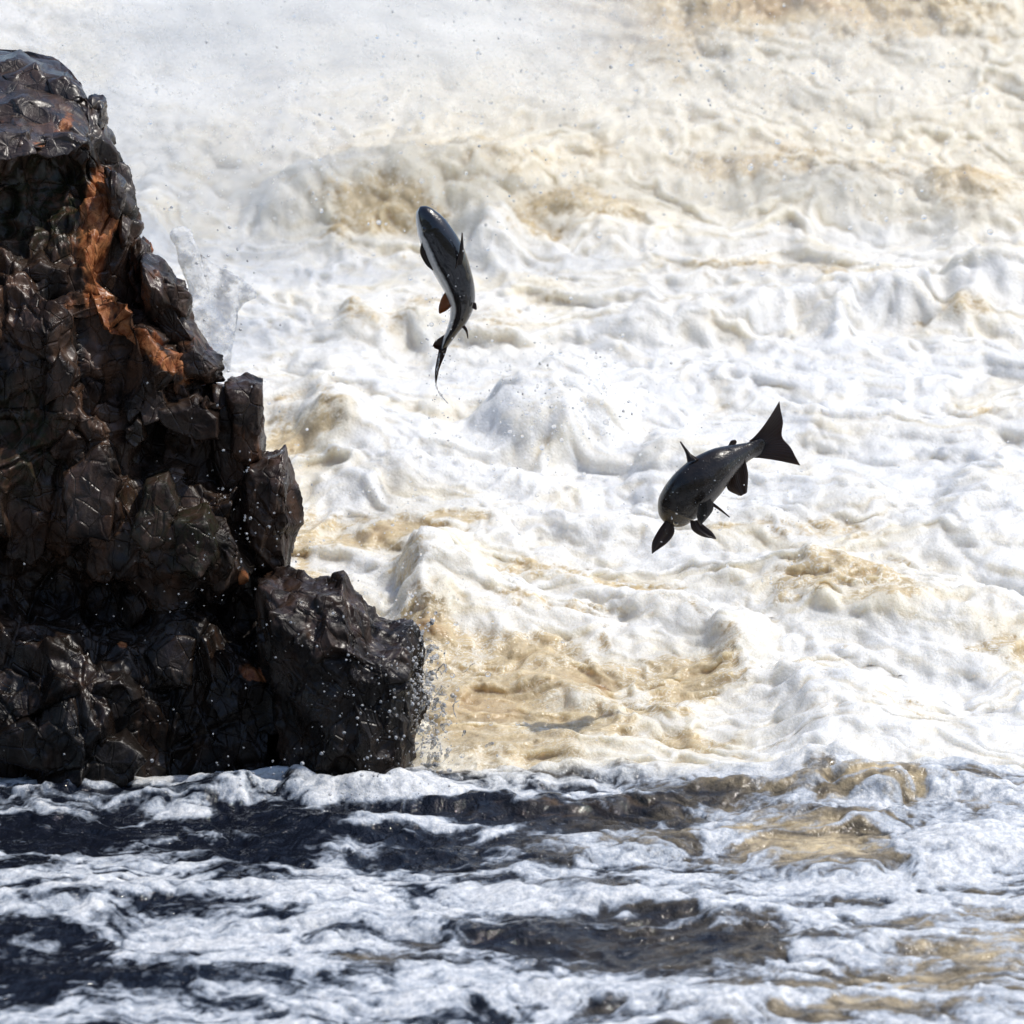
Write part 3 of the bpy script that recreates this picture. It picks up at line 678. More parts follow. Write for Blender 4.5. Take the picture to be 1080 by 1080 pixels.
# standing slabs at the right edge of the cliff
rock_piece('rock_block', [(238, 402), (258, 396), (279, 399), (280, 425), (277, 482), (262, 492), (244, 480), (242, 430)], .42, .10, cliff, 120, 60, 5, ((.09, .012), (.04, .006), (.02, .002)), 31, label='square wet pillar of rock')
rock_piece('rock_block', [(262, 482), (282, 478), (300, 474), (306, 500), (308, 525), (313, 545), (306, 572), (304, 598), (290, 606), (268, 590), (258, 540)], .36, .13, cliff, 130, 70, 4, ((.14, .03), (.06, .014), (.03, .005)), 32)
rock_piece('rock_block', [(205, 350), (220, 366), (234, 384), (222, 396), (196, 398), (180, 380), (188, 360)], .40, .10, cliff, 90, 50, 3, s=33, orange=.22)
rock_piece('rock_block', [(160, 285), (178, 282), (192, 300), (200, 330), (188, 345), (170, 330), (160, 305)], .48, .09, cliff, 90, 50, 3, s=34, orange=.2)
for k_, (cx_, cy_, w_, h_) in enumerate([(100, 120, 14, 24), (110, 158, 10, 22), (131, 246, 8, 20), (150, 270, 9, 18), (168, 296, 12, 16), (188, 330, 11, 20)]):
    rock_piece('rock_block', [(cx_ - w_, cy_ - h_ * .6), (cx_ - w_ * .1, cy_ - h_), (cx_ + w_ * .8, cy_ - h_ * .5), (cx_ + w_, cy_ + h_ * .5), (cx_ + w_ * .3, cy_ + h_), (cx_ - w_ * .7, cy_ + h_ * .7)],
               float(np.interp(cy_, [40, 120, 250, 450], [1.05, .82, .62, .48])), .10, cliff, 72, 40, 3.2, s=60 + k_, lean=.2, tone=.1, orange=(0, 0, .1, .3, .2, .1)[k_])
rock_piece('rock_block', [(112, 186), (124, 184), (134, 194), (135, 218), (126, 232), (114, 222)], .58, .08, cliff, 90, 50, 4, s=35)
rock_piece('rock_block', [(150, 270), (176, 292), (200, 330), (226, 374), (236, 392), (200, 400), (170, 360), (150, 320)], .50, .12, cliff, 100, 56, 4, s=39, orange=.12)
rock_piece('rock_block', [(225, 400), (250, 404), (262, 440), (270, 480), (276, 540), (284, 600), (250, 600), (225, 540), (220, 460)], .46, .14, cliff, 100, 56, 4, s=38)
# blocks standing out of the face
BLK = [(100, 515, 32, 52, 8, .25, 0), (78, 470, 22, 20, -12, .3, 0), (137, 397, 17, 20, 4, .5, 0), (95, 415, 14, 26, 0, .2, 0), (62, 395, 16, 30, 5, .35, 0), (20, 420, 22, 34, -5, .2, 0), (112, 432, 18, 16, 10, .3, 0),
       (143, 452, 12, 15, 0, .45, .2), (68, 508, 14, 26, 10, .35, 0), (165, 540, 26, 34, 12, .15, .5), (206, 570, 26, 32, -22, .2, .7), (236, 590, 28, 36, 20, .45, 0), (118, 540, 12, 32, 5, .25, 0),
       (30, 560, 26, 32, 20, .2, 0), (12, 600, 28, 24, 0, .3, 0), (105, 630, 18, 34, -15, .35, 0), (140, 640, 14, 26, 15, .2, 0), (215, 640, 30, 22, 10, .1, 0), (180, 690, 26, 34, 20, .15, 0), (120, 735, 24, 22, -20, .2, 0),
       (275, 660, 22, 30, 0, .15, 0), (285, 745, 30, 28, 20, .25, 0), (235, 730, 22, 26, -10, .1, 0), (60, 700, 40, 34, 0, .1, 0), (30, 780, 46, 30, 5, .12, 0), (110, 800, 44, 26, -5, .1, 0), (225, 500, 30, 26, 30, .15, 0), (200, 440, 34, 24, 15, .1, 0),
       (40, 85, 34, 16, 14, .1, 0), (15, 70, 24, 10, 5, .1, 0), (28, 118, 44, 15, 10, .1, 0), (70, 92, 20, 12, 35, .1, 0), (10, 150, 34, 16, 8, .1, 0), (60, 150, 26, 12, -5, .1, 0), (52, 285, 34, 13, 12, .15, 0), (30, 330, 24, 20, 0, .1, .3), (160, 425, 20, 22, -20, .15, 0)]
for i, (cx, cy, w, h, rot, tone, moss) in enumerate(BLK):
    r2 = random.Random(100 + i); k = 5 + i % 2; a0 = r2.random() * 6
    poly = []
    for j in range(k):
        a = a0 + j * 2 * math.pi / k + r2.uniform(-.3, .3); r = r2.uniform(.9, 1.25)
        ex, ey = math.cos(a) * w * r, math.sin(a) * h * r; c, s_ = math.cos(math.radians(rot)), math.sin(math.radians(rot))
        poly.append((cx + ex * c - ey * s_, cy + ex * s_ + ey * c))
    y = on_rock(cx, cy)[1]
    if i % 3 == 2 and cy > 160: continue
    rock_piece('rock_block', poly, y + .045, .055 + .02 * r2.random(), cliff, 80, 48, 7, ((.10, .012), (.045, .007)), 200 + i, lean=(.9 if cy < 160 else r2.uniform(-.25, .35)), tone=tone + .1, moss=moss)

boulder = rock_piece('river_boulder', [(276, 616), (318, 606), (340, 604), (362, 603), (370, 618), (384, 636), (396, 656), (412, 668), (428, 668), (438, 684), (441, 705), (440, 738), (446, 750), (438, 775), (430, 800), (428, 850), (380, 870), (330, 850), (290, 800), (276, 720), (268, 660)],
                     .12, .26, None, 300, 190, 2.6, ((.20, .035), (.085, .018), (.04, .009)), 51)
boulder['label'] = 'low rounded black boulder with splashing water at the right foot of the cliff'
boulder['category'] = 'boulder'

# ------------------------------------------------------------------ salmon
M_FISH1 = fish_material('salmon_skin_dark', (0.004, 0.004, 0.005), (0.80, 0.77, 0.70), .47, .9, .35)
M_FISH2 = fish_material('salmon_skin_grey', (0.010, 0.0075, 0.006), (0.045, 0.038, 0.034), .6, .25, .3)
M_FIN = fin_material('fin_dark', (0.014, 0.009, 0.007), (0.19, 0.10, 0.055), .42)
M_FINA = fin_material('fin_amber', (0.05, 0.025, 0.01), (0.50, 0.24, 0.06), .55)
eye_t = NT('eye_dark'); eye_t.P(color=(.01, .01, .01), rough=.03, coat=1.0, coatr=.02); M_EYE = eye_t.m
eyer_t = NT('eye_silver'); eyer_t.P(color=(.5, .45, .35), rough=.2, metal=.6); M_EYER = eyer_t.m

def catmull(pts, n):
    pts = np.asarray(pts, float); k = len(pts)
    t = np.linspace(0, k - 1, n); i = np.clip(t.astype(int), 0, k - 2); f = (t - i)[:, None]
    g = lambda j: pts[np.clip(j, 0, k - 1)]
    p0, p1, p2, p3 = g(i - 1), g(i), g(i + 1), g(i + 2)
    return .5 * (2 * p1 + (p2 - p0) * f + (2 * p0 - 5 * p1 + 4 * p2 - p3) * f ** 2 + (3 * p1 - p0 - 3 * p2 + p3) * f ** 3)

PXM = 16.2 * HT / 540                             # metres per pixel at the fish

def fish_body(parent, spine, dorsal, mat, nr=110, nc=64):
    """spine rows: px, py, y, dorsal-ventral radius px, side radius px; dorsal: list of vectors"""
    S = catmull(spine, nr); D0 = catmull(dorsal, nr)
    C = np.array([at_y(a, b, c) for a, b, c in S[:, :3]])
    T = np.gradient(C, axis=0); T /= np.linalg.norm(T, axis=1, keepdims=True)
    D = D0 - (D0 * T).sum(1, keepdims=True) * T; D /= np.linalg.norm(D, axis=1, keepdims=True)
    L = np.cross(T, D)
    ph = np.linspace(0, 2 * math.pi, nc, endpoint=False)
    hd = np.maximum(S[:, 3], .05)[:, None] * PXM; wd = np.maximum(S[:, 4], .05)[:, None] * PXM
    cp, sp = np.cos(ph)[None], np.sin(ph)[None]
    s = np.linspace(0, 1, nr)[:, None]
    # gill cover edge and lateral line as shallow relief, narrower back than belly
    gill = .035 * np.exp(-((s - .2 - .03 * np.abs(sp)) / .012) ** 2) * np.abs(sp)
    lat = -.025 * np.exp(-(cp / .06) ** 2) * ss(.22, .3, s)
    k = 1 + gill + lat
    P = C[:, None] + D[:, None] * (hd * cp * k)[..., None] + L[:, None] * (wd * np.sign(sp) * np.abs(sp) ** .92 * (1 - .10 * cp) * k)[..., None]
    mouth = np.exp(-((s - .035) / .03) ** 2) * np.exp(-((cp + .45) / .10) ** 2) * .12
    P -= (P - C[:, None]) * mouth[..., None]
    P[0] = C[0]; P[-1] = C[-1]
    bel = (1 - (cp * np.ones_like(s))) / 2
    me = mesh_np('body', P, grid_faces(nr, nc, True), True, dict(belly=bel))
    return link('body', me, mat, parent), C, T, D, L, S

def fin(name, A, B, y, mat, parent, th=.0022, rays=12, bow=0.0, label=None):
    """thin rayed fin between a leading and a trailing edge (pixels, optional third value = y)"""
    n = 22; m = rays * 4 + 1
    def curve(E):
        E = [(e[0], e[1], e[2] if len(e) > 2 else y) for e in E]
        c = catmull(E, n); return np.array([at_y(a, b, c_) for a, b, c_ in c])
    a, b = curve(A), curve(B)
    q = np.linspace(0, 1, m)
    G = a[:, None] * (1 - q)[None, :, None] + b[:, None] * q[None, :, None]
    tt = np.linspace(0, 1, n)[:, None]
    G[..., 1] += bow * np.sin(q * math.pi)[None] * tt + .002 * np.sin(q[None] * rays * .9 + tt * 2)
    N = grid_normals(G)
    t_ = th * (1 - .75 * tt) * (.65 + .35 * np.cos(q * rays * 2 * math.pi))[None]
    t_[:, 0] *= .3; t_[:, -1] *= .3
    F_, B_ = G + N * t_[..., None], G - N * t_[..., None]
    loop = np.concatenate([F_, B_[:, ::-1]], 1)
    nn = loop.shape[1]
    Fc = grid_faces(n, nn, True)
    me = mesh_np(name, loop, Fc, True)
    o = link(name, me, mat, parent)
    if label: o['label'] = label
    return o

def fan(name, rays_, y, mat, parent, th=.003, ribs=16, bow=.01):
    """tail fan: rays_ = (root, middle, tip) pixel triples from one side to the other"""
    m = ribs * 4 + 1; n = 20
    E = np.array([catmull([(a[0], a[1], y) for a in col], m) for col in zip(*rays_)])      # 3 x m x 3
    tt = np.linspace(0, 1, n)[:, None, None]
    Q = E[0][None] * (1 - tt) * (1 - 2 * tt) + E[1][None] * 4 * tt * (1 - tt) + E[2][None] * tt * (2 * tt - 1)
    G = CAM + np.array([[ray(a, b) * ((c - CAM[1]) / ray(a, b)[1]) for a, b, c in row] for row in Q])
    q = np.linspace(0, 1, m); t1 = np.linspace(0, 1, n)[:, None]
    G[..., 1] += bow * np.sin(q * 5)[None] * t1
    N = grid_normals(G)
    t_ = th * (1 - .8 * t1) * (.6 + .4 * np.cos(q * ribs * 2 * math.pi))[None]; t_[:, 0] *= .3; t_[:, -1] *= .3
    loop = np.concatenate([G + N * t_[..., None], (G - N * t_[..., None])[:, ::-1]], 1)
    return link(name, mesh_np(name, loop, grid_faces(n, loop.shape[1], True)), mat, parent)

def eye(parent, c, r, nrm):
    u = np.linspace(0, math.pi, 9)[:, None]; v = np.linspace(0, 2 * math.pi, 16, endpoint=False)[None]
    S_ = np.stack([np.sin(u) * np.cos(v), np.sin(u) * np.sin(v), np.cos(u) * np.ones_like(v)], -1)
    e = link('eye', mesh_np('eye', c + S_ * r, grid_faces(9, 16, True)), M_EYE, parent)
    # silver ring round the pupil
    nrm = nrm / np.linalg.norm(nrm); a = np.cross(nrm, (0, .3, 1)); a /= np.linalg.norm(a); b = np.cross(nrm, a)
    v = np.linspace(0, 2 * math.pi, 20, endpoint=False)[None]; w = np.linspace(0, 2 * math.pi, 6, endpoint=False)[:, None]
    R = r * .95
    P = c + nrm * (r * .35 + r * .15 * np.sin(w))[..., None] + (a * np.cos(v)[..., None] + b * np.sin(v)[..., None]) * (R + r * .2 * np.cos(w))[..., None]
    P = np.concatenate([P, P[:1]], 0)
    link('iris', mesh_np('iris', P, grid_faces(7, 20, True)), M_EYER, e)

def fish_root(name, loc, label):
    r = bpy.data.objects.new(name, None); COL.objects.link(r)
    r['label'] = label; r['category'] = 'fish'; r['group'] = 'salmon leaping above the rapids'
    return r

# left salmon: rising head first, back towards us, tail whipping below
f1 = fish_root('leaping_salmon', None, 'black salmon leaping straight up head first with white belly edge, left fish above the foam')
Y1 = .62
sp1 = [(443, 218, Y1 + .00, .5, .5), (445, 221, Y1, 7, 6), (450, 229, Y1, 12, 11), (457, 241, Y1, 16.5, 15), (465, 257, Y1, 19.5, 17), (472, 272, Y1, 20, 17.5), (479, 288, Y1, 18, 16),
       (485, 304, Y1, 15.5, 14), (487.5, 320, Y1 + .01, 12.5, 12), (484, 336, Y1 + .02, 9, 9), (478, 348, Y1 + .03, 6, 6.5), (473, 357, Y1 + .04, 4.5, 6), (469, 366, Y1 + .05, 2.4, 4), (467, 372, Y1 + .05, .5, .5)]
sp1 = [(a_, b_, c_, d_ * 1.07, e_ * 1.07) for a_, b_, c_, d_, e_ in sp1]
d1 = [(.75, -.65, .3)] * 4 + [(.82, -.58, .2)] * 4 + [(.85, -.5, 0)] * 6
b1, C1, T1, D1, L1, S1 = fish_body(f1, sp1, d1, M_FISH1)
fin('dorsal_fin', [(480, 283, Y1 - .05), (484, 268, Y1 - .06), (487, 245, Y1 - .07)], [(487, 278, Y1 - .04), (489, 266, Y1 - .05), (488, 246, Y1 - .07)], Y1 - .05, M_FIN, f1, .003, 6)
fin('pectoral_fin', [(446, 252), (443, 266), (449, 279), (456, 285)], [(452, 262), (455, 270), (458, 277), (459, 284)], Y1 - .02, M_FIN, f1, .003, 8)
fin('pelvic_fin', [(474, 303), (467, 312), (463, 323), (463, 331)], [(480, 308), (479, 318), (473, 326), (464, 331)], Y1 - .01, M_FINA, f1, .0018, 9, .01, 'backlit amber belly fin')
fin('adipose_fin', [(499, 319), (502, 320), (503, 326)], [(498, 325), (500, 326), (502, 327)], Y1 - .02, M_FIN, f1, .002, 3)
fin('anal_fin', [(487, 345), (491, 350), (493, 357)], [(490, 343), (493, 348), (494, 357)], Y1 - .02, M_FIN, f1, .002, 3)
fin('tail_fin', [(474, 350), (466, 355), (459, 360), (456, 366)], [(479, 352), (474, 362), (468, 370), (458, 367)], Y1 + .04, M_FIN, f1, .0025, 9, .015)
fin('tail_fin', [(464, 362), (462, 374), (459, 390), (459, 404)], [(474, 356), (470, 372), (463, 390), (460, 406)], Y1 + .05, M_FIN, f1, .0025, 9, .02)
i_ = 22
eye(f1, C1[i_] - L1[i_] * S1[i_, 4] * PXM * .86 * (1 if L1[i_][1] > 0 else -1) + D1[i_] * S1[i_, 3] * PXM * .1, 3.0 * PXM, np.array((-.3, -1, .2)))

# right salmon: turning over, head lower left, tail fan upper right
f2 = fish_root('leaping_salmon', None, 'dark grey salmon diving head down with broad tail spread, right fish above the foam')
Y2 = .45
sp2 = [(708, 549, Y2 + .02, .5, .5), (709, 546, Y2 + .015, 13, 12), (712, 540, Y2, 21, 19), (717, 531, Y2 - .01, 25, 23), (726, 520, Y2 - .02, 27, 24), (736, 510, Y2 - .02, 27, 24), (747, 500, Y2 - .01, 25.5, 22),
       (758, 491.5, Y2, 21.5, 18), (769, 485, Y2 + .02, 17, 14), (780, 479.5, Y2 + .04, 12.5, 10), (790, 475.5, Y2 + .06, 9.8, 6.5), (799, 472, Y2 + .07, 9.5, 4), (806, 469, Y2 + .075, 8, 2), (810, 467, Y2 + .08, .5, .4)]
sp2 = [(a_, b_, c_, d_ * .94, e_ * .94) for a_, b_, c_, d_, e_ in sp2]
d2 = [(-.75, -.35, .6)] * 5 + [(-.6, -.3, .8)] * 4 + [(-.4, -.1, .9)] * 5
b2, C2, T2, D2, L2, S2 = fish_body(f2, sp2, d2, M_FISH2)
fan('tail_fin', [((790, 465), (804, 451), (822, 423)), ((793, 468), (809, 453), (823.5, 433)), ((796, 471), (812, 458), (826, 446)), ((798, 474), (814, 466), (825, 461)), ((797, 477), (814, 471), (834, 472)), ((795, 480), (813, 477), (839, 481)), ((792, 483), (812, 484), (844, 490))], Y2 + .07, M_FIN, f2, .0035, 18, .012)
fin('dorsal_fin', [(725, 488, Y2 - .04), (723, 478, Y2 - .03), (717, 466, Y2 - .02)], [(737, 484, Y2 - .04), (728, 478, Y2 - .03), (718, 465.5, Y2 - .02)], Y2, M_FIN, f2, .0035, 7)
fin('adipose_fin', [(768, 470), (771, 465), (775, 464)], [(776, 469), (777, 466), (776, 464)], Y2, M_FIN, f2, .004, 3)
fin('anal_fin', [(766, 508), (768, 517), (780, 523)], [(786, 484), (789, 500), (788, 519)], Y2 + .02, M_FIN, f2, .003, 12, -.01)
fin('pelvic_fin', [(737, 532), (735, 545), (738, 553)], [(750, 526), (752, 538), (740, 553)], Y2 - .11, M_FISH2, f2, .003, 8, -.01, 'grey belly fin')
fin('pelvic_fin', [(750, 533), (758, 538), (769, 546)], [(752, 530), (760, 536), (770, 545)], Y2 - .02, M_FIN, f2, .0025, 4)
fin('pectoral_fin', [(702, 549), (694, 560), (688, 572), (687.5, 583)], [(710, 551), (711, 562), (703, 573), (688, 583)], Y2 - .03, M_FIN, f2, .003, 12, -.01)
fin('pectoral_fin', [(728, 549), (730, 559), (741, 566), (755, 568)], [(737, 549), (744, 555), (751, 561), (755, 567)], Y2 - .06, M_FIN, f2, .003, 12, -.01)
i_ = 17
eye(f2, C2[i_] + L2[i_] * S2[i_, 4] * PXM * .9 * (1 if L2[i_][1] < 0 else -1), 3.0 * PXM, np.array((.2, -1, -.3)))

# ------------------------------------------------------------------ spouts of water thrown up by the rapids
def spout(poly, y, T, label, mat, bumps=.012, cat='water spout', s=0):
    P = pillow(poly, y, T, 120, 50, 2.2)
    N = pillow_normals(P)
    P = P + N * (bumps * fbm3(P * 9, 2, s) + .006 * np.abs(fbm3(P * 26, 3, s + 2)))[..., None]
    P[..., 0] += .012 * fbm3(P * 17, 3, s + 8) * ss(0, .5, np.sin(np.linspace(0, math.pi, P.shape[0])))[:, None]
    P[0] = P[0].mean(0); P[-1] = P[-1].mean(0)
    o = link('water_spout', mesh_np('water_spout', P, grid_faces(P.shape[0], P.shape[1], True)), mat)
    o['label'] = label; o['category'] = cat
    return o
spout([(181, 248), (184, 240), (192, 238), (200, 243), (204, 256), (210, 268), (222, 276), (238, 284), (254, 294), (268, 308), (270, 314), (258, 318), (250, 330), (248, 350), (246, 375), (240, 392), (222, 392), (212, 372), (204, 350), (200, 320), (196, 300), (188, 275)],
      1.9, .016, 'curling glassy finger of water rising beside the cliff with a side arm', M_FROTH, s=1)

# ------------------------------------------------------------------ trickles on the rock
def strand_mesh(paths, rad, nc=7):
    Vs, Fs, off = [], [], 0
    for pts, r in paths:
        C = catmull(pts, max(8, len(pts) * 6)); n = len(C)
        T = np.gradient(C, axis=0); T /= np.linalg.norm(T, axis=1, keepdims=True) + 1e-9
        a = np.cross(T, (0.2, 1, .1)); a /= np.linalg.norm(a, axis=1, keepdims=True) + 1e-9; b = np.cross(T, a)
        tt = np.linspace(0, 1, n)
        rr = r * (np.sin(tt * math.pi) ** .6 + .08) * (1 + .35 * np.sin(tt * 19 + r * 9000) + .25 * np.sin(tt * 43))
        ph = np.linspace(0, 2 * math.pi, nc, endpoint=False)
        P = C[:, None] + (a[:, None] * np.cos(ph)[None, :, None] + b[:, None] * np.sin(ph)[None, :, None]) * rr[:, None, None]
        Vs.append(P.reshape(-1, 3)); Fs.append(grid_faces(n, nc, True) + off); off += n * nc
    return np.concatenate(Vs), np.concatenate(Fs)

def trickle(lines, label, w=2.2, k=5, spread=5):
    paths = []
    for ln in lines:
        for j in range(k):
            ox = rnd.uniform(-spread, spread)
            pts = []
            t0, t1 = sorted((rnd.random(), rnd.random()))
            if t1 - t0 < .3: t0, t1 = 0, 1
            L_ = catmull(ln, 14)[int(t0 * 13):int(t1 * 13) + 1]
            for (px, py) in L_:
                p = on_rock(px + ox + rnd.uniform(-1.2, 1.2), py); p[1] -= .006; pts.append(p)
            if len(pts) > 3: paths.append((np.array(pts), rnd.uniform(.35, 1) * w * PXM))
    V, F = strand_mesh(paths, 0)
    o = link('water_trickle', mesh_np('water_trickle', V, F), M_TRICKLE); o['label'] = label; o['category'] = 'water trickle'
trickle([[(296, 612), (300, 640), (304, 668), (310, 690)], [(322, 628), (318, 650), (312, 672), (316, 692), (326, 698)]], 'small white cascade of water running down the notch left of the boulder top', 1.6, 12, 5)

# ------------------------------------------------------------------ spray
def ico():
    t = (1 + 5 ** .5) / 2
    v = np.array([(-1, t, 0), (1, t, 0), (-1, -t, 0), (1, -t, 0), (0, -1, t), (0, 1, t), (0, -1, -t), (0, 1, -t), (t, 0, -1), (t, 0, 1), (-t, 0, -1), (-t, 0, 1)]) / math.sqrt(1 + t * t)
    f = [(0, 11, 5), (0, 5, 1), (0, 1, 7), (0, 7, 10), (0, 10, 11), (1, 5, 9), (5, 11, 4), (11, 10, 2), (10, 7, 6), (7, 1, 8), (3, 9, 4), (3, 4, 2), (3, 2, 6), (3, 6, 8), (3, 8, 9), (4, 9, 5), (2, 4, 11), (6, 2, 10), (8, 6, 7), (9, 8, 1)]
    v = list(map(tuple, v)); cache = {}; nf = []
    def mid(a, b):
        k = (min(a, b), max(a, b))
        if k not in cache:
            m = (np.array(v[a]) + v[b]) / 2; m /= np.linalg.norm(m); v.append(tuple(m)); cache[k] = len(v) - 1
        return cache[k]
    for a, b, c in f:
        ab, bc, ca = mid(a, b), mid(b, c), mid(c, a); nf += [(a, ab, ca), (b, bc, ab), (c, ca, bc), (ab, bc, ca)]
    return np.array(v), np.array(nf)
IV, IF = ico()

def drops(name, pts, radii, mat, **kw):
    pts = np.asarray(pts); radii = np.asarray(radii); n = len(pts)
    st = rng.uniform(.75, 1.35, (n, 1, 3))
    V = pts[:, None] + IV[None] * radii[:, None, None] * st
    F = (IF[None] + (np.arange(n) * len(IV))[:, None, None]).reshape(-1, 3)
    return link(name, mesh_np(name, V, F), mat, None, kind='stuff', **kw)

def scatter(n, cx, cy, rx, ry, y0_, y1_, r0, r1):
    out = []; rad = []
    for _ in range(n):
        px, py = rng.normal(cx, rx), rng.normal(cy, ry)
        s_ = surf(px, py) if 0 < py < 1080 else None
        ymax = (s_[1] - .05) if s_ is not None else y1_
        y = rng.uniform(y0_, y1_)
        y = min(y, ymax)
        out.append(at_y(px, py, y)); rad.append(r0 + (r1 - r0) * rng.random() ** 3.5)
    return out, rad
pts, rad = [], []
for a in [(190, 590, 425, 45, 38, .8, 2.2, .0022, .0075), (170, 640, 490, 180, 60, .5, 2.0, .002, .005), (150, 380, 540, 100, 60, .4, 1.4, .002, .005), (120, 760, 560, 150, 80, .2, 1.0, .002, .005),
          (420, 700, 130, 220, 70, 2, 4, .002, .009), (120, 320, 130, 110, 80, 1.5, 3.5, .003, .008), (60, 420, 330, 80, 40, 1, 2, .002, .006), (120, 460, 720, 40, 70, .1, .7, .002, .007),
          (90, 560, 780, 100, 40, .1, .6, .002, .006), (70, 850, 830, 150, 18, -.1, .1, .002, .006), (70, 700, 850, 200, 14, -.2, 0, .002, .006), (60, 950, 250, 90, 60, 1.5, 3.5, .003, .008)]:
    p, r = scatter(*a); pts += p; rad += r
drops('spray_droplets', pts, rad, M_DROP, label='fine water droplets flung up all over the rapids')
# droplets against the dark rock
pts, rad = [], []
for a in [(230, 390, 750, 38, 62, -.35, -.15, .0008, .0045), (130, 240, 610, 90, 110, -.45, -.2, .0008, .0030), (90, 330, 830, 90, 20, -.4, -.15, .002, .006), (60, 270, 540, 30, 60, -.4, -.1, .0016, .004)]:
    n, cx, cy, rx, ry, ya, yb, r0, r1 = a
    for _ in range(n):
        px, py = rng.normal(cx, rx), rng.normal(cy, ry)
        if px < 0 or py > 845: continue
        pts.append(at_y(px, py, rng.uniform(ya, yb))); rad.append(r0 + (r1 - r0) * rng.random() ** 3)
for _ in range(900):
    a_ = rng.random(); px = 432 + 26 * a_ + rng.normal(0, 9) + 12 * rng.random() ** 2; py = 660 + 180 * a_ + rng.normal(0, 14)
    pts.append(at_y(px, min(py, 838), rng.uniform(-.12, .25))); rad.append(.0009 + .0045 * rng.random() ** 4)
for c_, n_, sx_, sy_ in (((475, 232), 60, 30, 30), ((478, 330), 90, 18, 40), ((740, 515), 70, 45, 35), ((462, 400), 50, 8, 26)):
    for _ in range(n_):
        px, py = rng.normal(c_[0], sx_), rng.normal(c_[1], sy_); pts.append(at_y(px, py, rng.uniform(.2, .9))); rad.append(.0007 + .0022 * rng.random() ** 3)
for cx_, cy_, n_, sx_, sy_, y0_, y1_ in ((760, 90, 520, 170, 60, 2.0, 4.2), (400, 90, 220, 130, 60, 2.0, 3.6), (215, 300, 90, 40, 50, .9, 1.8), (600, 420, 120, 60, 40, .8, 2.0)):
    for _ in range(n_):
        px, py = rng.normal(cx_, sx_), rng.normal(cy_, sy_); pts.append(at_y(px, py, min(rng.uniform(y0_, y1_), surf(px, max(py, 5))[1] - .05))); rad.append(.0009 + .0042 * rng.random() ** 3)
M_WDROP = glass_water('bright_drop_water', (.97, .98, 1), .05, .5)
drops('spray_droplets', pts, rad, M_WDROP, label='white droplets hanging in front of the dark rock')
# beads of water on the turning fish, and the drip off the other's tail
pts, rad = [], []
for _ in range(46):
    k_ = rng.randint(20, 85); a_ = rng.uniform(-1.3, 1.3)
    side = L2[k_] * (1 if L2[k_][1] < 0 else -1)
    pts.append(C2[k_] + (side * math.cos(a_) * S2[k_, 4] + D2[k_] * math.sin(a_) * S2[k_, 3]) * PXM * .99); rad.append(.0007 + .0016 * rng.random() ** 2)
drops('water_beads', pts, rad, M_WDROP, label='beads of water on the flank of the dark grey salmon')
V, F = strand_mesh([(np.array([at_y(459.5, 402, Y1 + .05), at_y(461, 410, Y1 + .05), at_y(466, 418, Y1 + .05), at_y(473, 426, Y1 + .06)]), .9 * PXM), (np.array([at_y(464, 372, Y1 + .04), at_y(462, 384, Y1 + .04), at_y(460, 396, Y1 + .04)]), .8 * PXM)], 0)
link('tail_drip', mesh_np('tail_drip', V, F), M_TRICKLE, None, kind='stuff', label='thread of water falling from the tail of the rising salmon')
# torn sheets and strings of water round the boulder's foot
paths = []
for _ in range(110):
    px, py = rng.normal(448, 18), rng.normal(765, 48)
    if py > 838 or py < 650: continue
    y = rng.uniform(-.05, .45); a = rng.normal(-60, 35); ln = rng.uniform(5, 20)
    q = []
    for t in np.linspace(-.5, .5, 4):
        q.append(at_y(px + math.cos(math.radians(a)) * ln * t + rng.normal(0, 2), py - math.sin(math.radians(a)) * ln * t * -1 + rng.normal(0, 2) + 14 * t * t, y + rng.normal(0, .02)))
    paths.append((np.array(q), rng.uniform(.5, 2.2) * PXM))
V, F = strand_mesh(paths, 0)
link('splash_strands', mesh_np('splash_strands', V, F), M_TRICKLE, None, kind='stuff', label='torn strings of splashing water at the boulder foot')

# ------------------------------------------------------------------ fine spray drifting off the falls
spray_t = NT('fine_spray'); spray_t.P(color=(.92, .92, .91), rough=.4)
trn = spray_t.n('ShaderNodeBsdfTranslucent'); spray_t.set(trn, 0, (.95, .95, .94))
mx = spray_t.n('ShaderNodeMixShader'); mx.inputs[0].default_value = .5
spray_t.t.links.new(spray_t.b.outputs[0], mx.inputs[1]); spray_t.t.links.new(trn.outputs[0], mx.inputs[2]); spray_t.t.links.new(mx.outputs[0], spray_t.out.inputs[0])
OV = np.array([(1, 0, 0), (-1, 0, 0), (0, 1, 0), (0, -1, 0), (0, 0, 1), (0, 0, -1)], float)
OF = np.array([(0, 2, 4), (2, 1, 4), (1, 3, 4), (3, 0, 4), (2, 0, 5), (1, 2, 5), (3, 1, 5), (0, 3, 5)])
def spray_cloud(n, c, r, r0, r1, label):
    P = rng.normal(0, 1, (int(n * 2.2), 3)) * np.array(r) + c
    k = fbm3(P * 1.6, 3, 31) + .35 > rng.uniform(0, .7, len(P))
    P = P[k & (P[:, 2] > z0(P[:, 1]) + .05)][:n]; m = len(P)
    rad = r0 + (r1 - r0) * rng.random(m) ** 3
    V = P[:, None] + OV[None] * rad[:, None, None] * rng.uniform(.7, 1.3, (m, 6, 1))
    F = (OF[None] + (np.arange(m) * 6)[:, None, None]).reshape(-1, 3)
    link('spray_mist', mesh_np('spray_mist', V, F), spray_t.m, None, kind='stuff', label=label)
spray_cloud(22000, at_y(260, 10, 3.7), (.85, .7, .26), .0009, .0032, 'soft white spray mist hanging in front of the falls at top left')
spray_cloud(14000, at_y(760, 90, 4.2), (.8, .5, .22), .0009, .0034, 'thin spray flying over the churning water at top right')
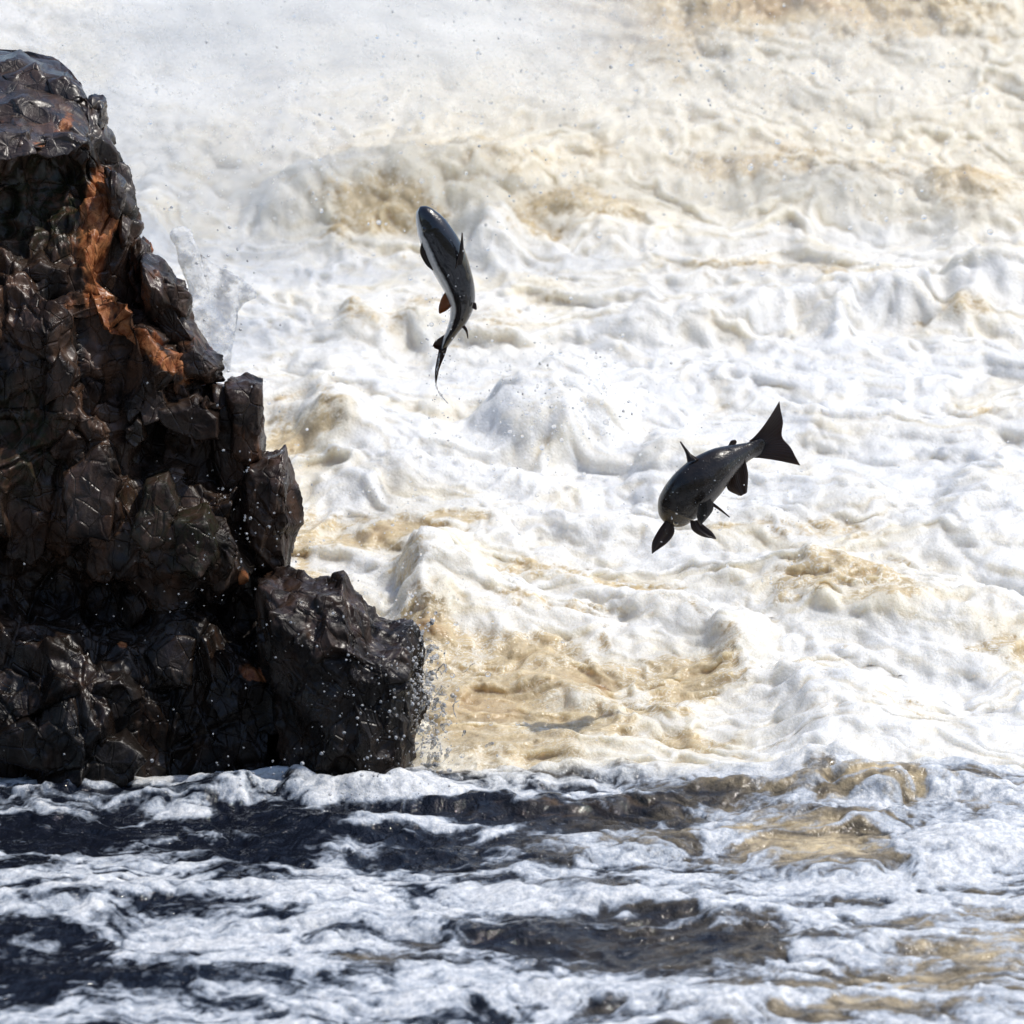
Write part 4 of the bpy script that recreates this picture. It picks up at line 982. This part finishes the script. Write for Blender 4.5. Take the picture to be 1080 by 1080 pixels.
veil_t = NT('spray_veil'); vt = veil_t
vco = vt.coord((1, 1, 1.3))
al = vt.math('MULTIPLY', vt.attr('edge'), vt.ramp(vt.noise(vco, 2.2, 4, .6, .5), .25, .75, .35, 1.0))
al = vt.math('MULTIPLY', al, .5)
dif = vt.n('ShaderNodeBsdfDiffuse'); vt.set(dif, 0, (.93, .93, .92)); trl = vt.n('ShaderNodeBsdfTranslucent'); vt.set(trl, 0, (.93, .93, .92)); tr = vt.n('ShaderNodeBsdfTransparent')
m1 = vt.n('ShaderNodeMixShader'); m1.inputs[0].default_value = .35; m2 = vt.n('ShaderNodeMixShader')
vt.t.links.new(dif.outputs[0], m1.inputs[1]); vt.t.links.new(trl.outputs[0], m1.inputs[2])
vt.t.links.new(al, m2.inputs[0]); vt.t.links.new(tr.outputs[0], m2.inputs[1]); vt.t.links.new(m1.outputs[0], m2.inputs[2]); vt.t.links.new(m2.outputs[0], vt.out.inputs[0])
def veil(px, py, y, w, h, s_, k=1.0):
    """a drifting sheet of spray: a curved surface leaning back with the falls, dense in its middle, nothing at its rim"""
    a, b = np.meshgrid(np.linspace(-1, 1, 60), np.linspace(-1, 1, 40))
    c = at_y(px, py, y)
    P = np.stack([c[0] + a * w, c[1] + .55 * h * b + .12 * fbm2(a * 2, b * 2, 3, s_), c[2] + b * h * .8 + .10 * np.cos(a * 2.2 + s_)], -1)
    r = np.sqrt(a * a + b * b) * (1 + .3 * fbm2(a * 1.5 + s_, b * 1.5, 3, s_ + 4))
    link('spray_veil', mesh_np('spray_veil', P, grid_faces(40, 60), True, dict(edge=ss(1.0, .25, r) * k)), veil_t.m, None, kind='stuff', label='soft veil of white spray drifting off the foot of the falls')
for j, v_ in enumerate([(330, 20, 4.5, 1.3, .55), (150, 10, 4.0, .9, .6), (480, 30, 4.2, .9, .5), (220, 60, 4.1, 1.0, .55), (420, 0, 3.9, 1.1, .5), (180, 120, 3.4, .8, .5), (300, -10, 3.3, 1.2, .5), (560, 40, 4.3, 1.0, .42), (860, 90, 4.4, .9, .40, .6), (720, 130, 3.9, .8, .34, .5), (350, 150, 3.4, .8, .34, .6), (950, 190, 3.7, .6, .28, .5)]):
    veil(*v_[:5], j * 3 + 1, v_[5] if len(v_) > 5 else 1.0)
